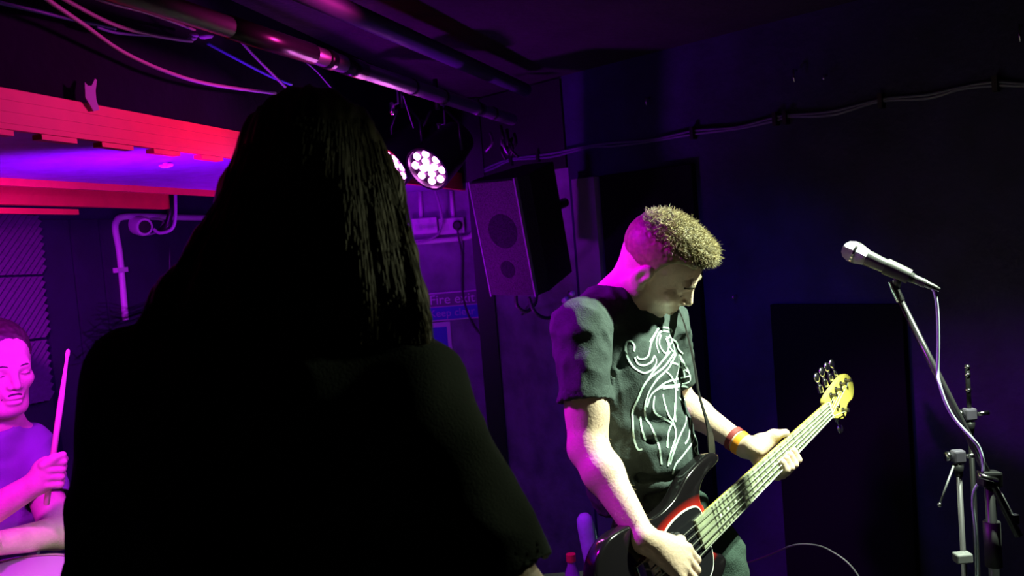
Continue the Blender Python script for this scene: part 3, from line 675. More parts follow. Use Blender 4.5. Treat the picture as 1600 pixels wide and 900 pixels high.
def stand(px, py, d, label, rod, up):
    t = thing('microphone_stand', label, 'microphone stand', 'microphone stands at the right')
    c = P(px, py, d)
    MB().tube([c, np.array([c[0], c[1], 0.14])], 0.0065, 12).build('pole', mat('dull_steel', (0.16, 0.15, 0.17), 0.45, 0.7) if rod else BLACKM, t, True)
    k = MB().box(c, (0.03, 0.026, 0.032)).build('clutch', mat('violet_grey_plastic', (0.08, 0.07, 0.10), 0.4), t, bevel=0.005)
    MB().tube([c + RGT*0.02, c + RGT*0.05 + UPV*0.004], 0.006, 8).build('wing_knob', CHROME, k, True)
    MB().lathe(c-UPV*0.02, -Z, [(0, 0.014), (0.03, 0.009)], 12).build('neck', BLACKM, t, True)
    MB().tube([c+RGT*-0.03, c+RGT*-0.02], 0.012, 10).build('side_knob', CHROME, t, True)
    if rod:
        MB().tube([P(1490, 728, d-0.02), P(1468, 788, d-0.04)], 0.0028, 6).build('rod', GREYM, t, True)
        MB().sphere(P(1468, 789, d-0.04), 0.006, 8).build('rod_tip', CHROME, t, True)
        MB().box(P(1504, 871, d), (0.04, 0.03, 0.024)).build('collar', mat('collar_grey', (0.16, 0.16, 0.17), 0.5), t, bevel=0.004)
    if up:
        MB().tube([c, c+Z*0.13], 0.006, 8).build('upper_tube', BLACKM, t, True)
        for q in (0.06, 0.1, 0.12):
            MB().tube([c+Z*q, c+Z*(q+0.008)], 0.0075, 8).build('tube_ring', CHROME, t, True)
    tripod(t, c[:2], 0.16, BLACKM)
stand(1497, 713, 2.2, 'grey upright stand with a thin side rod, left of the boom stand', True, False)
stand(1515, 647, 2.32, 'faint thin stand behind the boom, topped by dashes of light', False, True)
cable('floor_cable', [(1160, 880, 2.95), (1172, 878, 2.93), (1200, 868, 2.88), (1240, 852, 2.8), (1275, 852, 2.74), (1300, 862, 2.7), (1330, 885, 2.66), (1360, 930, 2.62)], 0.003, RUBBER, 'thin dark cable drooping along the wall right of the bass player\'s legs')

# ------------------------------------------------------------------ bass guitar frame (shared by the player's hands)
heel, nut = P(1104, 800, 2.05), P(1282, 634, 2.5)
bn = unit(nut-heel); bN = D(0.66, -0.74, 0.16); bN = unit(bN - bn*np.dot(bN, bn)); bw = np.cross(bN, bn)
if bw[2] < 0: bw = -bw
BA = (bn, bw, bN); NECK = np.linalg.norm(nut-heel)
def BG(x, y, z): return heel + bn*x + bw*(y-0.016) + bN*z

def finger(F, pts, r0, r1, k=0.004):
    F.chain(pts, list(np.linspace(r0, r1, len(pts))), k)

# ------------------------------------------------------------------ bass player
bass_man = thing('person', 'bass player in a black tentacle-print T-shirt, head bowed over the bass', 'person')
F1 = D(0.85, -0.53, 0); F1 = unit([F1[0], F1[1], 0]); L1 = unit(np.cross(Z, F1)); RT1 = np.array([L1, F1, Z])
hb = head_frame(P(1027, 413, 2.12), 7.6, 38.0, 31.1)
sR, eR, wR = P(908, 512, 2.04), P(919, 700, 1.98), P(1006, 842, 1.845)
sL, eL, wL = P(1036, 505, 2.34), P(1058, 625, 2.5), P(1165, 698, 2.34)
neckb = P(968, 478, 2.17); chest = P(972, 600, 2.19); belly = P(988, 700, 2.17); pelv = P(1040, 850, 2.20)
# skin: head, neck, arms, hands over a slim inner trunk, one surface
tips = [P(870, 320, 1.75), P(1260, 320, 2.6), P(870, 900, 1.75), P(1260, 900, 2.6), P(1100, 930, 1.72)]
F = Field(tips, 0.01, 0.003)
F.ell(chest, (0.13, 0.08, 0.16), RT1, 0.02); F.ell(belly, (0.11, 0.08, 0.14), RT1, 0.03)
head_sdf(F, hb, 1.05, 0.001)
F.cap(neckb + Z*-0.02, hb(0, -0.030, -0.015), 0.064, 0.056, 0.03)
F.cap(neckb, sR, 0.06, 0.045, 0.04); F.cap(neckb, sL, 0.06, 0.045, 0.04)
mid = eR + (wR-eR)*0.28
F.cap(sR, eR, 0.050, 0.043, 0.02); F.cap(eR, mid, 0.043, 0.044, 0.02); F.cap(mid, wR, 0.043, 0.0265, 0.02)
F.ell(sR + (eR-sR)*0.68 + F1*0.004, (0.044, 0.048, 0.08), RT1, 0.02)
midL = eL + (wL-eL)*0.3
F.cap(sL, eL, 0.050, 0.043, 0.02); F.cap(eL, midL, 0.043, 0.040, 0.02); F.cap(midL, wL, 0.040, 0.027, 0.02)
# right hand over the strings: knuckles, four fingers hooked, thumb on the pickup
hc_ = P(1042, 872, 1.815); kd = unit(P(1068, 884, 1.86)-wR)
across = unit(bn*0.75 + bw*0.55)
kn = [BG(-0.226+0.0165*i, -0.016+0.0125*i, 0.058+0.003*(i in (1, 2))) for i in range(4)]
for i, q in enumerate(kn): F.cap(wR, q, 0.0245, 0.0125, 0.012)
for i, q in enumerate(kn):
    ln = (0.8, 0.95, 1.0, 0.92)[i]
    q1 = q + (-bw*0.036 + bN*0.004 + bn*0.014)*ln; q2 = q1 + (-bw*0.022 - bN*0.020 + bn*0.004)*ln; q3 = q2 + (-bw*0.008 - bN*0.020 - bn*0.004)*ln
    finger(F, [q, q1, q2, q3], 0.0105, 0.0078)
th = wR + (kn[3]-wR)*0.45 + bw*0.01
finger(F, [th, kn[3] + bw*0.014 - bN*0.014 - bn*0.004, kn[3] + bw*0.008 - bN*0.026 + bn*0.018, kn[3] - bN*0.034 + bn*0.030], 0.0155, 0.009, 0.008)
# left hand round the neck
S = 0.345
pc = BG(S, 0.006, -0.046)
F.ell(pc + bw*0.004, (0.040, 0.040, 0.017), np.array([bn, bw, bN]), 0.015)
F.cap(wL, pc + bw*0.016, 0.0265, 0.024, 0.02)
for i in range(4):
    x = S-0.033+0.0225*i; ln = (0.86, 0.98, 1.03, 0.95)[i]
    finger(F, [BG(x*0.7+S*0.3, -0.015, -0.043), BG(x, -0.040*ln, -0.030), BG(x+0.004, -0.052*ln, 0.006), BG(x+0.008, -0.034*ln, 0.034), BG(x+0.008, -0.008, 0.031)], 0.0125, 0.0095, 0.004)
finger(F, [pc + bw*0.02 - bn*0.01, BG(S+0.004, 0.043, -0.028), BG(S+0.032, 0.044, -0.006), BG(S+0.058, 0.037, 0.014)], 0.0175, 0.0105, 0.012)
F.cap(BG(S-0.025, 0.026, -0.030), BG(S+0.040, 0.027, -0.014), 0.018, 0.013, 0.015)
F.cap(pc + bw*0.03 - bn*0.025, BG(S+0.012, 0.034, -0.030), 0.019, 0.014, 0.015)
sk = F.mesh('body'); link('body', sk, SKIN, bass_man)
del F
# T-shirt
F = Field([P(840, 420, 1.9), P(840, 830, 1.9), P(1130, 420, 2.6), P(1130, 830, 2.6)], 0.03, 0.005)
F.ell(chest - Z*0.0, (0.175, 0.118, 0.20), RT1, 0.03)
F.ell(chest + F1*0.03 + Z*0.03, (0.14, 0.105, 0.13), RT1, 0.04)
F.ell(belly + F1*0.012, (0.158, 0.140, 0.17), RT1, 0.05)
F.cap(P(1002, 735, 2.18), P(1016, 830, 2.19), 0.122, 0.122, 0.05)
F.cap(neckb + Z*0.0, sR, 0.07, 0.058, 0.05); F.cap(neckb, sL, 0.07, 0.056, 0.05)
F.ell(neckb - Z*0.05 - F1*0.03, (0.12, 0.085, 0.08), RT1, 0.05)
hem = sR + (eR-sR)*0.62; F.cap(sR, hem, 0.064, 0.0625, 0.035, flat=True)
hd = unit(eR-sR); F.cap(hem-hd*0.02, hem+hd*0.05, 0.055, 0.056, 0.003, 's')
hemL = sL + (eL-sL)*0.7; F.cap(sL, hemL, 0.064, 0.064, 0.035, flat=True)
for a, b, r in (((1005, 655, 2.03), (1075, 668, 2.06), 0.012), ((1010, 690, 2.03), (1060, 690, 2.03), 0.006), ((1000, 745, 2.03), (1085, 745, 2.05), 0.009), ((1010, 775, 2.04), (1065, 765, 2.05), 0.007),
                ((958, 520, 2.04), (950, 600, 2.03), 0.010), ((975, 520, 2.05), (968, 570, 2.04), 0.006)):
    F.cap(P(*a), P(*b), r, r*0.6, 0.02, 's')
# neck opening
F.cap(neckb + Z*0.03 - F1*0.01, neckb + Z*0.16 + F1*0.03, 0.068, 0.085, 0.006, 's')
F.cutplane(P(1010, 806, 2.1), unit([0.0, 0, -1]))
sm = F.mesh('t_shirt'); del F
displace(sm, folds(0.006, (9, 9, 14), 1.0)); displace(sm, folds(0.003, (26, 26, 18), 5.0))
tee = link('t_shirt', sm, TEE, bass_man)
# jeans down to the floor, shoes
F = Field([P(900, 770, 1.9), np.array([0.05, 1.85, 0.0]), np.array([0.75, 2.6, 0.95])], 0.02, 0.008)
hipR = pelv - L1*0.080 - Z*0.05; hipL = pelv + L1*0.11 + F1*0.06 - Z*0.05
ftR = np.array([hipR[0]-0.04, hipR[1]-0.05, 0.09]); ftL = np.array([hipL[0]+0.08, hipL[1]-0.02, 0.09])
F.ell(pelv, (0.150, 0.115, 0.14), RT1, 0.03)
F.cap(pelv+Z*0.05, pelv+Z*0.12, 0.118, 0.112, 0.03)
for hh, ff in ((hipR, ftR), (hipL, ftL)):
    kn_ = hh*0.48 + ff*0.52 + F1*0.03
    F.cap(hh, kn_, 0.098, 0.066, 0.04); F.cap(kn_, ff, 0.066, 0.055, 0.03)
F.cutplane(P(1010, 800, 2.1), Z*1.0)
jm = F.mesh('jeans'); displace(jm, folds(0.007, (9, 9, 12), 3.0)); link('jeans', jm, JEANS, bass_man)
def shoe(parent, at, fwd, m):
    f = Field([at-0.2, at+0.2], 0.02, 0.006)
    f.cap(at - fwd*0.05 - Z*0.045, at + fwd*0.13 - Z*0.052, 0.04, 0.036, 0.02); f.cap(at, at-Z*0.04, 0.048, 0.045, 0.03)
    f.cutplane(np.array([0, 0, 0.002]), -Z)
    return link('shoe', f.mesh('shoe'), m, parent)
SHOE = mat('black_shoe', (0.02, 0.02, 0.02), 0.5)
for ff in (ftR, ftL): shoe(bass_man, ff, F1, SHOE)
# hair: faded sides, thick curly top
F = Field([hb(0.11, 0.14, 0.16), hb(-0.11, -0.13, -0.05), hb(-0.11, 0.14, -0.05), hb(0.11, -0.13, 0.16)], 0.03, 0.003)
F.ell(hb(0, -0.008, 0.044), (0.0785, 0.101, 0.0895), hb.R, 0.0)
F.ell(hb(0, 0.004, 0.080), (0.064, 0.093, 0.055), hb.R, 0.012)
F.ell(hb(0, 0.062, 0.102), (0.046, 0.036, 0.022), hb.R, 0.02)
# hairline
F.ell(hb(0, 0.142, 0.012), (0.10, 0.094, 0.092), hb.R, 0.006, 's')
for s in (-1, 1): F.ell(hb(s*0.085, 0.082, 0.025), (0.056, 0.072, 0.064), hb.R, 0.006, 's')
F.cutplane(hb(0, -0.09, -0.045), -unit(hb.R[2]*0.95 - hb.R[1]*-0.0 + hb.R[1]*0.30))
hm = F.mesh('hair'); del F
def hairn(co, no):
    u = (co-hb.o)@hb.R[2]; top = np.clip((u-0.065)/0.03, 0, 1)
    return (0.0010+0.0026*top)*(vnoise(co, (110, 110, 110), 2)+0.6*vnoise(co, (230, 230, 230), 4))
displace(hm, hairn)
HAIR1 = mat('light_brown_hair', (0.21, 0.165, 0.075), 0.55, nscale=70, namt=0.35)
hair1 = link('hair', hm, HAIR1, bass_man)
co = np.empty(len(hm.vertices)*3, np.float32); hm.vertices.foreach_get('co', co); co = co.reshape(-1, 3)
no = np.empty(len(hm.vertices)*3, np.float32); hm.vertices.foreach_get('normal', no); no = no.reshape(-1, 3)
u = (co-hb.o)@hb.R[2]; sel = np.nonzero(u > 0.085)[0]; sel = RNG.choice(sel, min(5000, len(sel)), False)
mb = MB(); strands(mb, co[sel], no[sel]*0.5 + hb.R[1]*0.8, 0.009, 0.0009, 0.55, 4)
mb.build('hair_tufts', HAIR1, hair1, True)['kind'] = 'stuff'
mb = MB()
for s in (-1, 1):
    mb.tube(catmull([hb(s*0.014, 0.098, 0.0215), hb(s*0.03, 0.0985, 0.027), hb(s*0.05, 0.083, 0.020)], 4), [0.0036]*4+[0.0046]*3+[0.0026]*2, 6)
mb.build('eyebrows', mat('brown_brow', (0.07, 0.05, 0.025), 0.7), bass_man, True)
mb = MB()
for s in (-1, 1):
    mb.tube([hb(s*(0.020+0.006*k), 0.0915-0.0012*abs(k-2), -0.0055-0.0008*(2-abs(k-2))) for k in range(5)], 0.0011, 5)
mb.build('eyelashes', mat('dark_lash', (0.03, 0.02, 0.015), 0.7), bass_man, True)
# arm hair
mb = MB(); cs = []; ds = []
for (a, b, r, n) in ((eR, wR, 0.043, 260), (sR + (eR-sR)*0.65, eR, 0.046, 40)):
    t = unit(b-a); v0 = unit(np.cross(t, FWD)); v1 = np.cross(t, v0)
    for i in range(n):
        q = random.random(); an = random.uniform(0, 2*PI); rr = r*(1-0.36*q) if n > 100 else r
        nn = math.cos(an)*v0+math.sin(an)*v1; cs.append(a+(b-a)*q+nn*rr*0.98); ds.append(nn*0.5+t*0.8)
strands(mb, cs, ds, 0.010, 0.0005, 0.4)
mb.build('arm_hair', mat('fair_body_hair', (0.35, 0.27, 0.16), 0.5), bass_man, True)['kind'] = 'stuff'
# wristband
wa = unit(wL-eL); wbp = wL - wa*0.012
wb = MB().lathe(wbp, wa, [(-0.012, 0.0318), (-0.012, 0.0335), (0.012, 0.0315), (0.012, 0.0298)], 24).build('wristband', mat('orange_paper', (0.95, 0.34, 0.02), 0.5), bass_man, True, angle=0.6)
wb['label'] = 'orange paper wristband'
MB().lathe(wbp-wa*0.026, wa, [(-0.006, 0.0322), (-0.006, 0.0345), (0.008, 0.0335), (0.008, 0.031)], 24).build('bracelet', mat('dark_red_cord', (0.25, 0.03, 0.03), 0.6), bass_man, True, angle=0.6)
# print on the shirt: ribbons lying on the cloth
bvh = BVHTree.FromPolygons([v.co[:] for v in sm.vertices], [p.vertices[:] for p in sm.polygons])
LINES = [
 [(105,240),(108,210),(90,185),(68,190),(62,230),(80,290),(110,330),(160,355),(205,335),(225,295),(215,265),(205,285)],
 [(120,265),(135,280),(165,278),(185,255),(195,200),(215,155),(240,110)], [(110,270),(125,305),(160,315),(200,295),(215,260)],
 [(190,190),(215,150),(245,110),(300,118),(305,135),(260,130),(235,150),(225,200),(240,250)],
 [(250,150),(240,190),(255,230),(280,250),(290,210),(275,170)], [(285,170),(300,160),(310,180),(300,200),(290,190)],
 [(290,180),(300,220),(330,250)], [(280,160),(290,200),(310,240)], [(295,150),(312,190),(325,240)], [(310,170),(335,190),(345,225),(370,250)],
 [(320,250),(270,320),(200,375),(160,420),(130,490),(100,560),(98,600),(105,700),(125,765),(150,768)],
 [(330,255),(290,330),(230,390),(185,460),(165,540),(170,600),(200,650),(240,750),(255,850)], [(300,240),(250,300),(200,360),(150,440)],
 [(345,260),(345,330),(330,400),(330,500),(320,600),(290,680),(285,760)],
 [(350,255),(375,300),(400,350),(405,400),(340,420),(260,430),(200,470),(175,540)], [(410,370),(330,390),(270,410),(220,450)],
 [(280,350),(310,380),(340,450)], [(215,480),(210,540),(230,580),(300,620),(310,640)],
 [(260,470),(270,520),(290,580),(320,630),(330,700),(300,800),(290,860)], [(330,480),(325,560),(330,620)],
 [(350,490),(380,540),(385,620),(350,700),(320,780),(300,850)], [(370,490),(405,540),(410,600),(400,700),(380,740)],
 [(385,500),(425,560),(435,640),(425,720),(370,800),(330,850),(315,900)], [(425,690),(445,740),(430,770),(450,800)],
 [(140,590),(145,650),(170,725)], [(355,270),(370,320),(380,380)], [(260,440),(330,430),(390,430),(430,470)], [(300,300),(340,310),(400,350)]]
mb = MB()
for ln in LINES:
    run = []; nr = []
    def flush():
        if len(run) > 2: mb.ribbon(run, nr, 0.0044, 0.0006)
    for q in catmull([np.array(z_, float) for z_ in ln], 6):
        d = P(960+q[0]/3.46, 480+q[1]/3.46, 1.0)-CAM
        loc, nn, _, _ = bvh.ray_cast(Vector(CAM), Vector(unit(d)))
        if loc is None or (run and np.linalg.norm(np.array(loc)-run[-1]) > 0.03): flush(); run = []; nr = []
        if loc is not None: run.append(np.array(loc)+np.array(nn)*0.0012); nr.append(np.array(nn))
    flush()
pr = mb.build('shirt_print', PRINT, tee); pr['label'] = 'white line print of curling tentacles'

# ------------------------------------------------------------------ bass guitar
bass = thing('bass_guitar', 'five-string bass guitar with dark sunburst body and maple headstock', 'guitar')
out = [(-.02, .034), (-.024, .05), (-.02, .068), (-.002, .085), (.03, .096), (.065, .098), (.088, .103), (.092, .118), (.07, .131), (.03, .134), (-.01, .132), (-.05, .125), (-.105, .106), (-.16, .10), (-.21, .106), (-.28, .126), (-.35, .132), (-.405, .105), (-.432, .05), (-.438, 0), (-.42, -.08), (-.37, -.145), (-.28, -.175), (-.19, -.158), (-.12, -.135), (-.06, -.13), (-.025, -.122), (-.004, -.104), (-.008, -.086), (-.03, -.07), (-.045, -.052), (-.045, -.034)]
ol = [tuple(q) for q in catmull([np.array(q) for q in out], 5, True)]
# sunburst: dark rim, red-orange towards the middle (paint on the thing itself)
SB = bpy.data.materials.new('sunburst'); SB.use_nodes = True
nt = SB.node_tree; bs = nt.nodes['Principled BSDF']; bs.inputs['Roughness'].default_value = 0.12
tc = nt.nodes.new('ShaderNodeTexCoord'); vm = nt.nodes.new('ShaderNodeVectorMath'); vm.operation = 'LENGTH'
mp = nt.nodes.new('ShaderNodeMapping'); mp.inputs['Scale'].default_value = (1/0.20, 1/0.088, 0); mp.inputs['Location'].default_value = (0.13/0.20, 0, 0)
nt.links.new(tc.outputs['Object'], mp.inputs[0]); nt.links.new(mp.outputs[0], vm.inputs[0])
rp = nt.nodes.new('ShaderNodeValToRGB'); el = rp.color_ramp.elements
el[0].position = 0.25; el[0].color = (0.85, 0.20, 0.02, 1); el[1].position = 1.0; el[1].color = (0.006, 0.005, 0.006, 1)
e_ = el.new(0.62); e_.color = (0.50, 0.015, 0.008, 1)
nt.links.new(vm.outputs['Value'], rp.inputs[0]); nt.links.new(rp.outputs[0], bs.inputs['Base Color'])
bmesh_ = MB().prism(ol, (0, 0, 0), (np.array([1., 0, 0]), np.array([0, 1., 0]), np.array([0, 0, 1.])), -0.024, 0.016)
bb = bmesh_.build('body', SB, None, False, bevel=0.0)
bm = bmesh.new(); bm.from_mesh(bb.data)
ed = [e for e in bm.edges if abs(e.verts[0].co.z-e.verts[1].co.z) < 1e-6]
bmesh.ops.bevel(bm, geom=ed, offset=0.009, segments=4, affect='EDGES', profile=0.5); bm.to_mesh(bb.data); bm.free()
bb.data.polygons.foreach_set('use_smooth', np.ones(len(bb.data.polygons), bool)); bb.data.set_sharp_from_angle(angle=0.7)
bb.parent = bass
o_ = BG(0, 0, 0)
bb.matrix_world = Matrix(((bn[0], bw[0], bN[0], o_[0]), (bn[1], bw[1], bN[1], o_[1]), (bn[2], bw[2], bN[2], o_[2]), (0, 0, 0, 1)))
def wloc(pts): return [BG(*q) for q in pts]
def plate(name, outline, z0, z1, m, parent, bev=0):
    return MB().prism(outline, BG(0, 0, 0), BA, z0, z1).build(name, m, parent, bevel=bev)
pgo = [tuple(q) for q in catmull([np.array(q) for q in [(-.045, .052), (-.10, .070), (-.17, .066), (-.215, .04), (-.235, 0), (-.225, -.05), (-.19, -.09), (-.13, -.105), (-.08, -.10), (-.05, -.07), (-.042, 0)]], 5, True)]
plate('pickguard_edge', pgo, 0.0162, 0.0178, mat('white_ply', (0.85, 0.85, 0.82), 0.4), bass)
pgi = [(x*0.975-0.0034, y*0.955-0.0006) for x, y in pgo]
pg_ = plate('pickguard', pgi, 0.0178, 0.0186, mat('black_ply', (0.01, 0.01, 0.012), 0.2), bass)
pk = MB().box(BG(-0.165, 0, 0.024), (0.034, 0.09, 0.012), BA).build('pickup', BLACKP, bass, bevel=0.003)
for i in range(5):
    for e in (-1, 1): MB().lathe(BG(-0.165+0.009*e, 0.030-0.015*i, 0.030), bN, [(0, 0.005), (0.0015, 0.005), (0.0018, 0.0005)], 10).build('pole_piece', CHROME, pk)
bri = MB().box(BG(-0.275, 0, 0.020), (0.06, 0.095, 0.008), BA).build('bridge', CHROME, bass, bevel=0.002)
for i in range(5): MB().box(BG(-0.262, 0.036-0.018*i, 0.027), (0.03, 0.014, 0.008), BA).build('saddle', CHROME, bri)
for i in range(4): MB().lathe(BG(-0.16-0.035*i, -0.118-0.004*i+0.004*i*i, 0.016), bN, [(0, 0.011), (0.014, 0.010), (0.015, 0.0005)], 16).build('control_knob', CHROME, bass, True, angle=0.6)
# neck: rounded back, fretboard, frets, dots, nut
MAPLE = mat('maple', (0.56, 0.47, 0.09), 0.35, nscale=25, namt=0.12)
NW0, NW1 = 0.066, 0.045
def nwid(x): return NW0 + (NW1-NW0)*x/NECK
mb = MB(); vs = []; fs = []; segs = 12
for k, x in enumerate(np.linspace(-0.075, NECK+0.004, 8)):
    for j in range(segs+1):
        a = PI*j/segs; vs.append(BG(x, math.cos(a)*nwid(x)/2, 0.018-math.sin(a)*0.020))
n_ = segs+1
for k in range(7):
    for j in range(segs): fs.append((k*n_+j, k*n_+j+1, (k+1)*n_+j+1, (k+1)*n_+j))
    fs.append((k*n_, (k+1)*n_, (k+1)*n_+segs, k*n_+segs))
fs.append(tuple(range(n_))); fs.append(tuple(7*n_+j for j in range(n_))[::-1])
mb.add(vs, fs); mb.build('neck', MAPLE, bass, True, angle=0.8)
fb = MB().add([BG(x, s*nwid(x)/2, z) for x in (-0.078, NECK) for s in (-1, 1) for z in (0.018, 0.0245)], [(0, 1, 3, 2), (4, 6, 7, 5), (0, 4, 5, 1), (2, 3, 7, 6), (0, 2, 6, 4), (1, 5, 7, 3)]).build('fretboard', mat('fretboard_wood', (0.30, 0.33, 0.22), 0.4, nscale=40, namt=0.2), bass)
SCALE = NECK+0.262
fx = [NECK - (SCALE - SCALE/2**(k/12)) for k in range(0, 23)]
for x in fx[1:]:
    if x > -0.05: MB().box(BG(x, 0, 0.0252), (0.0022, nwid(x)*0.99, 0.0018), BA).build('fret', CHROME, fb)
DOT = mat('pearl_dot', (0.85, 0.9, 0.8), 0.3)
for k in (3, 5, 7, 9, 12, 12, 15, 17, 19, 21):
    x = (fx[k]+fx[k-1])/2
    MB().lathe(BG(x, 0, 0.0245), bN, [(0, 0.0035), (0.0006, 0.0034), (0.0007, 0.0002)], 12).build('fret_dot', DOT, fb)
for k in range(1, 22):
    x = (fx[k]+fx[k-1])/2
    MB().box(BG(x, nwid(x)/2+0.0002, 0.0215), (0.004, 0.001, 0.003), BA).build('side_dot', DOT, fb)
MB().box(BG(NECK+0.001, 0, 0.025), (0.005, NW1, 0.007), BA).build('nut', mat('bone', (0.8, 0.76, 0.6), 0.4), bass)
# headstock, tilted back a little
hs = [(0, .024), (.018, .034), (.045, .040), (.09, .046), (.135, .050), (.165, .047), (.186, .030), (.192, .006), (.182, -.016), (.160, -.030), (.135, -.030), (.115, -.036), (.098, -.052), (.075, -.056), (.045, -.044), (.018, -.030), (0, -.024)]
hol = [(NECK+0.003+q[0], q[1]) for q in catmull([np.array(q) for q in hs], 4, True)]
hso = plate('headstock', hol, 0.000, 0.015, MAPLE, bass, 0.002)
tun = [(0.045, .028, 1), (0.082, .031, 1), (0.119, .033, 1), (0.154, .030, 1), (0.085, -.034, -1)]
for i, (x, y, s) in enumerate(tun):
    t_ = MB().lathe(BG(NECK+x, y, 0.015), bN, [(0, 0.0085), (0.003, 0.0085), (0.0035, 0.005), (0.016, 0.0048), (0.018, 0.006), (0.0185, 0.0005)], 14).build('tuning_post', mat('dark_chrome', (0.12, 0.11, 0.10), 0.3, 0.9), hso, True, angle=0.6)
    MB().lathe(BG(NECK+x, y+0.012*s, -0.010), bw*s, [(0, 0.009), (0.02, 0.008), (0.022, 0.004), (0.034, 0.004)], 12).build('tuning_shaft', CHROME, hso, True, angle=0.6)
    kc = BG(NECK+x, y+0.056*s, -0.010)
    k_ = MB().sphere((0, 0, 0), 0.014, 14, (1.0, 1.1, 0.45)).build('tuning_key', CHROME, hso, True)
    k_.matrix_world = Matrix(((bn[0], bw[0], bN[0], kc[0]), (bn[1], bw[1], bN[1], kc[1]), (bn[2], bw[2], bN[2], kc[2]), (0, 0, 0, 1)))
MB().lathe(BG(NECK+0.060, -0.012, 0.015), bN, [(0, 0.006), (0.008, 0.006), (0.009, 0.0005)], 12).build('string_retainer', CHROME, hso, True)
ST = mat('steel_string', (0.75, 0.80, 0.70), 0.35, 0.6)
for i in range(5):
    yb, yn = 0.036-0.018*i, 0.0175-0.00875*i; tx, ty, _ = tun[i]
    MB().tube([BG(-0.262, yb, 0.033), BG(NECK, yn, 0.0292), BG(NECK+tx, ty-0.004, 0.024)], (0.0009, 0.0010, 0.0012, 0.0014, 0.0016)[i], 6).build('string', ST, bass, True)
# strap from the upper horn over the shoulder and round the back
horn = BG(0.092, 0.112, -0.004)
spx = [P(1108, 672, 2.10), P(1092, 615, 2.125), P(1086, 575, 2.15), P(1076, 530, 2.20), P(1064, 492, 2.25), P(1046, 462, 2.31), P(1020, 462, 2.40), P(990, 520, 2.45), P(985, 640, 2.42), P(975, 780, 2.33), P(950, 900, 2.0), BG(-0.44, 0.0, -0.004)]
spl = catmull([horn] + spx, 6)
MB().ribbon(spl, [unit(p-(chest if p[2] > belly[2]-0.1 else belly)) for p in spl], 0.040, 0.003).build('strap', mat('black_leather', (0.012, 0.012, 0.012), 0.45), bass)
MB().lathe(horn-bw*0.012, bw, [(0, 0.006), (0.014, 0.006), (0.016, 0.009), (0.020, 0.009)], 12).build('strap_button', CHROME, bass, True)

# ------------------------------------------------------------------ long-haired person in front, seen from behind
fg = thing('person', 'long-haired person in a black T-shirt seen from behind in the foreground', 'person')
hf = head_frame(P(488, 306, 1.22), -90, 4, 2)
gs = [P(90, 130, 1.35), P(960, 130, 1.35), P(60, 1010, 1.4), P(980, 1060, 1.0), P(60, 130, 1.0)]
sl_, sr_ = P(220, 604, 1.21), P(642, 612, 1.2); el_, er_ = P(175, 935, 1.24), P(806, 940, 1.14)
wl_, wr_ = P(250, 1120, 1.5), P(960, 1030, 1.38)
nb_ = P(470, 470, 1.22); ch_ = P(430, 760, 1.22); hip = np.array([ch_[0]+0.02, ch_[1]+0.02, 0.98])
F = Field([P(60, 120, 1.3), P(990, 1060, 1.45), P(60, 1300, 1.6), P(990, 1300, 0.98)], 0.02, 0.006)
F.ell(hf(0, -0.006, 0.042), (0.076, 0.099, 0.088), hf.R, 0.01); head_sdf(F, hf)
F.cap(nb_, hf(0, -0.02, -0.02), 0.06, 0.055, 0.02)
RF = np.array([RGT, unit([0, 1, 0]), Z])
F.ell(ch_, (0.14, 0.09, 0.2), RF, 0.02); F.cap(nb_, sl_, 0.05, 0.045, 0.03); F.cap(nb_, sr_, 0.05, 0.045, 0.03)
for a, b, c_ in ((sl_, el_, wl_), (sr_, er_, wr_)):
    F.cap(a, b, 0.05, 0.042, 0.02); F.cap(b, c_, 0.041, 0.027, 0.02)
    hd_ = unit(c_-b); F.ell(c_+hd_*0.05, (0.03, 0.05, 0.02), np.array([unit(np.cross(hd_, Z)), hd_, unit(np.cross(unit(np.cross(hd_, Z)), hd_))]), 0.02)
    sd = unit(np.cross(hd_, Z))
    for k in range(4):
        q = c_+hd_*0.085+sd*(0.016*(k-1.5)); finger(F, [q, q+hd_*0.035-Z*0.008, q+hd_*0.05-Z*0.03], 0.010, 0.008)
    finger(F, [c_+hd_*0.03+sd*0.025, c_+hd_*0.06+sd*0.05, c_+hd_*0.085+sd*0.05-Z*0.01], 0.012, 0.009)
link('body', F.mesh('body'), SKIN, fg); del F
F = Field([P(70, 430, 1.3), P(960, 1000, 1.4), P(70, 1400, 1.4), P(960, 1400, 1.0)], 0.02, 0.007)
F.ell(ch_ + Z*0.06, (0.205, 0.135, 0.24), RF, 0.03); F.cap(ch_-Z*0.1, hip+Z*0.02, 0.165, 0.165, 0.06)
F.cap(P(560, 700, 1.22), P(640, 960, 1.24), 0.10, 0.11, 0.06); F.cap(P(640, 960, 1.24), P(640, 1150, 1.24), 0.11, 0.10, 0.05)
F.ell(P(440, 620, 1.23), (0.20, 0.11, 0.11), RF, 0.05)
F.cap(nb_-Z*0.03, sl_, 0.06, 0.066, 0.06); F.cap(nb_-Z*0.03, sr_, 0.06, 0.064, 0.06)
F.cap(nb_-Z*0.08, nb_+Z*0.01, 0.10, 0.065, 0.05)
hl_, hr_ = sl_+(el_-sl_)*0.93, sr_+(er_-sr_)*0.90
F.cap(sl_, hl_, 0.068, 0.074, 0.04, flat=True); F.cap(sr_, hr_, 0.066, 0.070, 0.04, flat=True)
for a, b in ((sl_, hl_), (sr_, hr_)):
    q = unit(b-a); F.cap(b-q*0.02, b+q*0.05, 0.060, 0.062, 0.003, 's')
F.cutplane(hip-Z*0.06, -Z)
m_ = F.mesh('t_shirt'); displace(m_, folds(0.009, (7, 7, 9), 12.0)); link('t_shirt', m_, TEE2, fg); del F
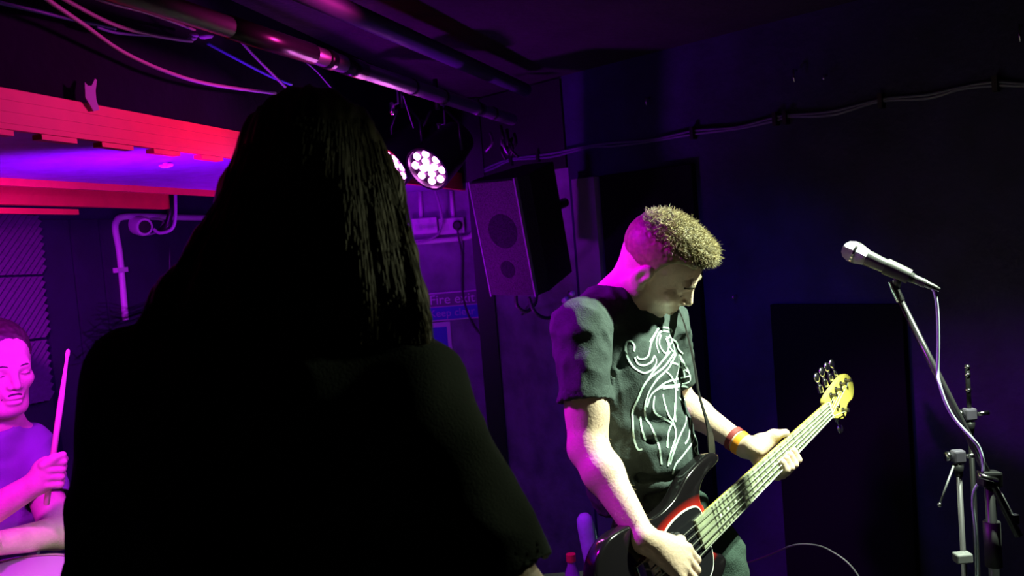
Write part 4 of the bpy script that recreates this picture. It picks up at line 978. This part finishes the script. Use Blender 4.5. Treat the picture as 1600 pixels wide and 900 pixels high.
F = Field([np.array([hip[0]-0.35, hip[1]-0.3, 0]), np.array([hip[0]+0.35, hip[1]+0.35, 1.1])], 0.01, 0.01)
F.ell(hip-Z*0.03, (0.165, 0.12, 0.13), RF, 0.03)
for s in (-1, 1):
    a = hip + np.array([0.09*s, 0, -0.08]); b = np.array([hip[0]+0.13*s, hip[1]+0.04, 0.09])
    kk = (a+b)/2+np.array([0, 0.03, 0]); F.cap(a, kk, 0.092, 0.064, 0.04); F.cap(kk, b, 0.064, 0.055, 0.03)
    shoe(fg, b, np.array([0.1*s, 1, 0])/math.hypot(0.1, 1), SHOE)
link('jeans', F.mesh('jeans'), JEANS, fg); del F
# hair mass
F = Field([P(150, 110, 1.05), P(720, 110, 1.4), P(150, 580, 1.05), P(720, 580, 1.45)], 0.02, 0.005)
F.ell(hf(0, -0.008, 0.046), (0.090, 0.112, 0.100), hf.R, 0.0)
def slab(rows, k=0.03):
    """rows: (y, x0, x1, depth, half thickness)"""
    for (y0, a0, b0_, d0, t0), (y1, a1, b1_, d1, t1) in zip(rows[:-1], rows[1:]):
        n = 7
        for i in range(n):
            q = i/(n-1)
            r0 = t0; r1 = t1
            xa = a0+(b0_-a0)*q; xb = a1+(b1_-a1)*q
            xa = xa + (1-2*q)*r0*FPX/d0; xb = xb + (1-2*q)*r1*FPX/d1
            bulge = 0.035*(1-(2*q-1)**2)
            F.cap(P(xa, y0, d0-bulge), P(xb, y1, d1-bulge), r0, r1, k)
slab([(225, 384, 592, 1.22, 0.036), (300, 350, 622, 1.20, 0.034), (400, 298, 642, 1.185, 0.030), (470, 240, 658, 1.17, 0.025), (525, 205, 672, 1.165, 0.017)])
m_ = F.mesh('hair'); del F
def lockn(co, no):
    x = (co-CAM)@RGT; z = (co-CAM)@UPV; yy = (co-CAM)@FWD
    a = np.arctan2(x+0.28, 0.9-z); q = vnoise(np.stack([a*60, yy*20, z*4], 1), (1, 1, 1), 3)
    return 0.006*q + 0.003*vnoise(np.stack([a*150, yy*40, z*6], 1), (1, 1, 1), 8)
displace(m_, lockn)
hair2 = link('hair', m_, BROWNHAIR, fg)
bv2 = BVHTree.FromPolygons([v.co[:] for v in m_.vertices], [p.vertices[:] for p in m_.polygons])
mb = MB()
for i in range(1300):
    q = random.random(); x0 = 390+q*196; pts = []; x1 = 208+q*466+random.uniform(-6, 6); yend = random.uniform(495, 548)
    y0 = random.uniform(185, 330) if 0.06 < q < 0.94 else random.uniform(220, 330); ok = True
    for t in np.linspace(0, 1, 9):
        y = y0+(yend-y0)*t; tt = (y-200)/320; tt = max(tt, 0)
        if q < 0.5: x = x0+(x1-x0)*(tt**1.25)
        else: x = x0+(x1-x0)*(tt**0.85)
        loc, nn, _, _ = bv2.ray_cast(Vector(CAM), Vector(unit(P(x, y, 1)-CAM)))
        if loc is None:
            if pts: pts.append(pts[-1]-UPV*0.02+RNG.normal(0, 0.003, 3))
            continue
        pts.append(np.array(loc)+np.array(nn)*random.uniform(0.0, 0.004))
    if len(pts) > 3: mb.tube(pts, [0.0008]*(len(pts)-1)+[0.0003], 4, cap=False)
for i in range(50):                                       # loose strands at the left shoulder
    y = random.uniform(478, 560); x = 205-(y-478)*0.55
    L = random.uniform(20, 60)
    mb.tube(catmull([P(x+40, y-14, 1.17), P(x, y, 1.15), P(x-L*0.6, y+random.uniform(-8, 14), 1.14), P(x-L, y+random.uniform(-14, 24), 1.13)], 3), [0.0004]*9+[0.0002], 3, cap=False)
for i in range(40):
    y = random.uniform(300, 500); x = 626+(y-300)*0.2
    mb.tube(catmull([P(x-10, y-60, 1.19), P(x+2, y-20, 1.18), P(x+4+random.uniform(0, 10), y+40, 1.17)], 3), 0.0006, 3, cap=False)
mb.build('hair_strands', BROWNHAIR, hair2, True)['kind'] = 'stuff'

# ------------------------------------------------------------------ drummer
dm = thing('person', 'drummer in a T-shirt raising a stick at the left edge', 'person')
hd_ = head_frame(P(-2, 574, 2.46), 38, 8, 4)
Fd = unit([0.62, -0.78, 0]); Ld = unit(np.cross(Z, Fd)); RD = np.array([Ld, Fd, Z])
nbd = P(-8, 655, 2.5); chd = P(-45, 760, 2.5)
sLd, eLd, wLd = P(42, 692, 2.58), P(92, 832, 2.42), P(-8, 850, 2.2)
sRd, eRd, wRd = P(-135, 700, 2.36), P(-75, 835, 2.2), P(62, 752, 2.24)
fist = P(80, 735, 2.25); stick_t = D(0.165, -0.05, 1.0)
F = Field([P(-150, 500, 2.1), P(130, 500, 2.1), P(-150, 890, 2.7), P(130, 890, 2.1)], 0.02, 0.0032)
head_sdf(F, hd_, 1.12)
F.ell(hd_(0, 0.052, -0.098), (0.045, 0.035, 0.022), hd_.R, 0.03)
F.cap(nbd, hd_(0, -0.02, -0.03), 0.063, 0.060, 0.03); F.ell(chd, (0.12, 0.08, 0.16), RD, 0.02)
F.cap(nbd, sLd, 0.055, 0.045, 0.03); F.cap(nbd, sRd, 0.055, 0.045, 0.03)
F.cap(sLd, eLd, 0.05, 0.043, 0.02); F.cap(eLd, wLd, 0.045, 0.029, 0.02)
F.cap(sRd, eRd, 0.05, 0.043, 0.02); F.cap(eRd, wRd, 0.045, 0.029, 0.02)
sd_ = unit(stick_t)
fo = unit(fist-wRd); fo = unit(fo - sd_*np.dot(fo, sd_)); fa = np.cross(fo, sd_)
if np.dot(fa, FWD) > 0: fa = -fa                          # fa: towards the camera
F.cap(wRd, fist - fo*0.018, 0.029, 0.028, 0.015)
F.ell(fist - fo*0.012, (0.024, 0.030, 0.036), np.array([fo, fa, sd_]), 0.012)
for k in range(4):
    b_ = fist + sd_*(0.029-0.0195*k)
    finger(F, [b_ - fo*0.006 + fa*0.024, b_ + fo*0.022 + fa*0.020, b_ + fo*0.026 - fa*0.004, b_ + fo*0.006 - fa*0.012], 0.0105, 0.0088)
finger(F, [fist - fo*0.02 + fa*0.022 + sd_*0.02, fist + fa*0.026 + sd_*0.040, fist + fo*0.020 + fa*0.018 + sd_*0.046], 0.0125, 0.0092, 0.006)
# other hand resting on the drum
hv = unit(P(-60, 852, 2.1)-wLd)
F.ell(wLd+hv*0.045, (0.045, 0.032, 0.016), np.array([hv, unit(np.cross(Z, hv)), Z]), 0.015)
for k in range(4):
    q = wLd+hv*0.085+unit(np.cross(Z, hv))*0.018*(k-1.5); finger(F, [q, q+hv*0.035, q+hv*0.05-Z*0.02], 0.0098, 0.008)
finger(F, [wLd+hv*0.03+unit(np.cross(Z, hv))*0.03, wLd+hv*0.07+unit(np.cross(Z, hv))*0.05, wLd+hv*0.095+unit(np.cross(Z, hv))*0.05], 0.012, 0.009)
link('body', F.mesh('body'), SKIN, dm); del F
F = Field([P(-190, 620, 2.1), P(140, 620, 2.2), P(-190, 950, 2.75), P(140, 950, 2.2)], 0.02, 0.006)
F.ell(chd+Z*0.02, (0.185, 0.125, 0.19), RD, 0.03); F.ell(chd-Z*0.14+Fd*0.03, (0.17, 0.16, 0.16), RD, 0.05)
F.cap(nbd-Z*0.055, sLd, 0.062, 0.058, 0.04); F.cap(nbd-Z*0.055, sRd, 0.062, 0.058, 0.04)
for a, b in ((sLd, eLd), (sRd, eRd)):
    e_ = a+(b-a)*0.68; F.cap(a, e_, 0.062, 0.064, 0.03, flat=True); q = unit(b-a); F.cap(e_-q*0.02, e_+q*0.05, 0.055, 0.056, 0.003, 's')
F.cap(nbd+Z*0.025+Fd*0.01, nbd+Z*0.15+Fd*0.06, 0.074, 0.09, 0.006, 's')
m_ = F.mesh('t_shirt'); displace(m_, folds(0.008, (8, 8, 12), 22.0)); link('t_shirt', m_, TEE3, dm); del F
seat = chd.copy(); seat[2] -= 0.36
F = Field([seat-np.array([0.4, 0.7, 0.75]), seat+np.array([0.7, 0.4, 0.3])], 0.01, 0.012)
F.ell(seat+Z*0.06, (0.17, 0.14, 0.13), RD, 0.03)
for s in (-1, 1):
    a = seat+Ld*0.09*s; kk = a+Fd*0.36+Ld*0.14*s; b = np.array([kk[0]+Fd[0]*0.05, kk[1]+Fd[1]*0.05, 0.28])
    F.cap(a, kk, 0.088, 0.064, 0.04); F.cap(kk, b, 0.062, 0.05, 0.03)
    s_ = shoe(dm, np.array([b[0], b[1], 0.29]), Fd, SHOE)
link('jeans', F.mesh('jeans'), JEANS, dm); del F
F = Field([hd_(0.12, 0.14, 0.16), hd_(-0.12, -0.13, -0.08), hd_(-0.12, 0.14, -0.08), hd_(0.12, -0.13, 0.16)], 0.03, 0.004)
F.ell(hd_(0, -0.012, 0.046), (0.081, 0.102, 0.091), hd_.R, 0.0)
F.ell(hd_(0, 0.135, 0.015), (0.10, 0.095, 0.098), hd_.R, 0.006, 's')
for s in (-1, 1): F.ell(hd_(s*0.085, 0.075, -0.03), (0.05, 0.065, 0.085), hd_.R, 0.006, 's')
F.cutplane(hd_(0, -0.09, -0.05), -unit(hd_.R[2]+hd_.R[1]*0.3))
m_ = F.mesh('hair'); displace(m_, lambda c_, n_: 0.003*vnoise(c_, (80, 80, 80), 1))
DH = mat('dark_hair', (0.045, 0.03, 0.03), 0.5, nscale=60, namt=0.3)
link('hair', m_, DH, dm)
for s in (-1, 1):
    MB().tube(catmull([hd_(s*0.013, 0.0978, 0.0197), hd_(s*0.03, 0.0978, 0.025), hd_(s*0.05, 0.084, 0.0183)], 4), [0.0020]*4+[0.0026]*3+[0.0012]*2, 6).build('eyebrow', DH, dm, True)
    MB().tube([hd_(s*(0.019+0.0065*k), 0.0925-0.0014*abs(k-2), -0.003-0.0005*(2-abs(k-2))) for k in range(5)], 0.0010, 5).build('eyelash', DH, dm, True)
mb = MB(); mb.tube(catmull([hd_(-0.029, 0.087, -0.070), hd_(-0.015, 0.1015, -0.057), hd_(0, 0.1035, -0.054), hd_(0.015, 0.1015, -0.057), hd_(0.029, 0.087, -0.070)], 4), [0.0018]*4+[0.0032]*9+[0.0018]*4, 6)
mb.tube(catmull([hd_(-0.02, 0.080, -0.104), hd_(0, 0.0865, -0.106), hd_(0.02, 0.080, -0.104)], 4), [0.002]*2+[0.004]*5+[0.002]*2, 6)
mb.build('facial_hair', DH, dm, True)['kind'] = 'stuff'
def drumstick(a, d, L, label):
    o = MB().lathe(a, d, [(-0.09, 0.004), (-0.088, 0.0073), (L-0.14, 0.0073), (L-0.02, 0.0035), (L-0.012, 0.0052), (L, 0.0045), (L+0.004, 0.001)], 12).build('drumstick', mat('hickory', (0.75, 0.55, 0.4), 0.5), None, True)
    return tag(o, label, 'drumstick')
drumstick(fist, sd_, 0.31, 'wooden drumstick held upright in the drummer\'s fist')
# throne, riser, snare drum
th_ = thing('drum_throne', 'round black drum stool under the drummer', 'stool')
zt_ = seat[2]-0.06
MB().lathe(np.array([seat[0], seat[1], zt_]), -Z, [(-0.01, 0.10), (0, 0.165), (0.06, 0.17), (0.075, 0.16)], 24).build('cushion', mat('black_vinyl', (0.015, 0.015, 0.016), 0.4), th_, True)
MB().tube([np.array([seat[0], seat[1], zt_-0.07]), np.array([seat[0], seat[1], 0.3])], 0.016, 10).build('post', CHROME, th_, True)
for k in range(3):
    a = k*2*PI/3; MB().tube([np.array([seat[0], seat[1], 0.42]), np.array([seat[0]+0.2*math.cos(a), seat[1]+0.2*math.sin(a), 0.212])], 0.010, 8).build('leg', CHROME, th_, True)
tag(MB().box((-1.44, 2.2, 0.1), (0.78, 1.9, 0.2), (NL, TL, Z)).build('drum_riser', mat('black_floor', (0.02, 0.02, 0.022))), 'low black platform under the drum stool and drum', 'platform')
dr_ = thing('drum', 'shiny drum with a pale head under the drummer\'s resting arm', 'drum')
dc = P(0, 912, 2.12); dz = -Z
MB().lathe(dc, dz, [(0.003, 0.175), (0.17, 0.175)], 40).build('shell', mat('drum_lacquer', (0.4, 0.08, 0.2), 0.15), dr_, True, angle=0.6)
MB().lathe(dc, Z, [(-0.004, 0.178), (0.001, 0.177), (0.0015, 0.001)], 40).build('drum_head', mat('drum_skin', (0.45, 0.2, 0.45), 0.3), dr_, True, angle=0.6)
for z_ in (0.0, -0.165):
    MB().tube([dc+Z*z_+0.183*np.array([math.cos(k*PI/24), math.sin(k*PI/24), 0]) for k in range(49)], 0.006, 8, False).build('hoop', CHROME, dr_, True)
for k in range(8):
    a = k*PI/4+0.2; q = dc+0.182*np.array([math.cos(a), math.sin(a), 0]); MB().box(q-Z*0.085, (0.014, 0.014, 0.05)).build('lug', CHROME, dr_, bevel=0.003)
for k in range(3):
    a = k*2*PI/3; MB().tube([dc-Z*0.17, np.array([dc[0], dc[1], 0.45]), np.array([dc[0]+0.2*math.cos(a), dc[1]+0.2*math.sin(a), 0.208])], 0.01, 8).build('stand_leg', CHROME, dr_, True)
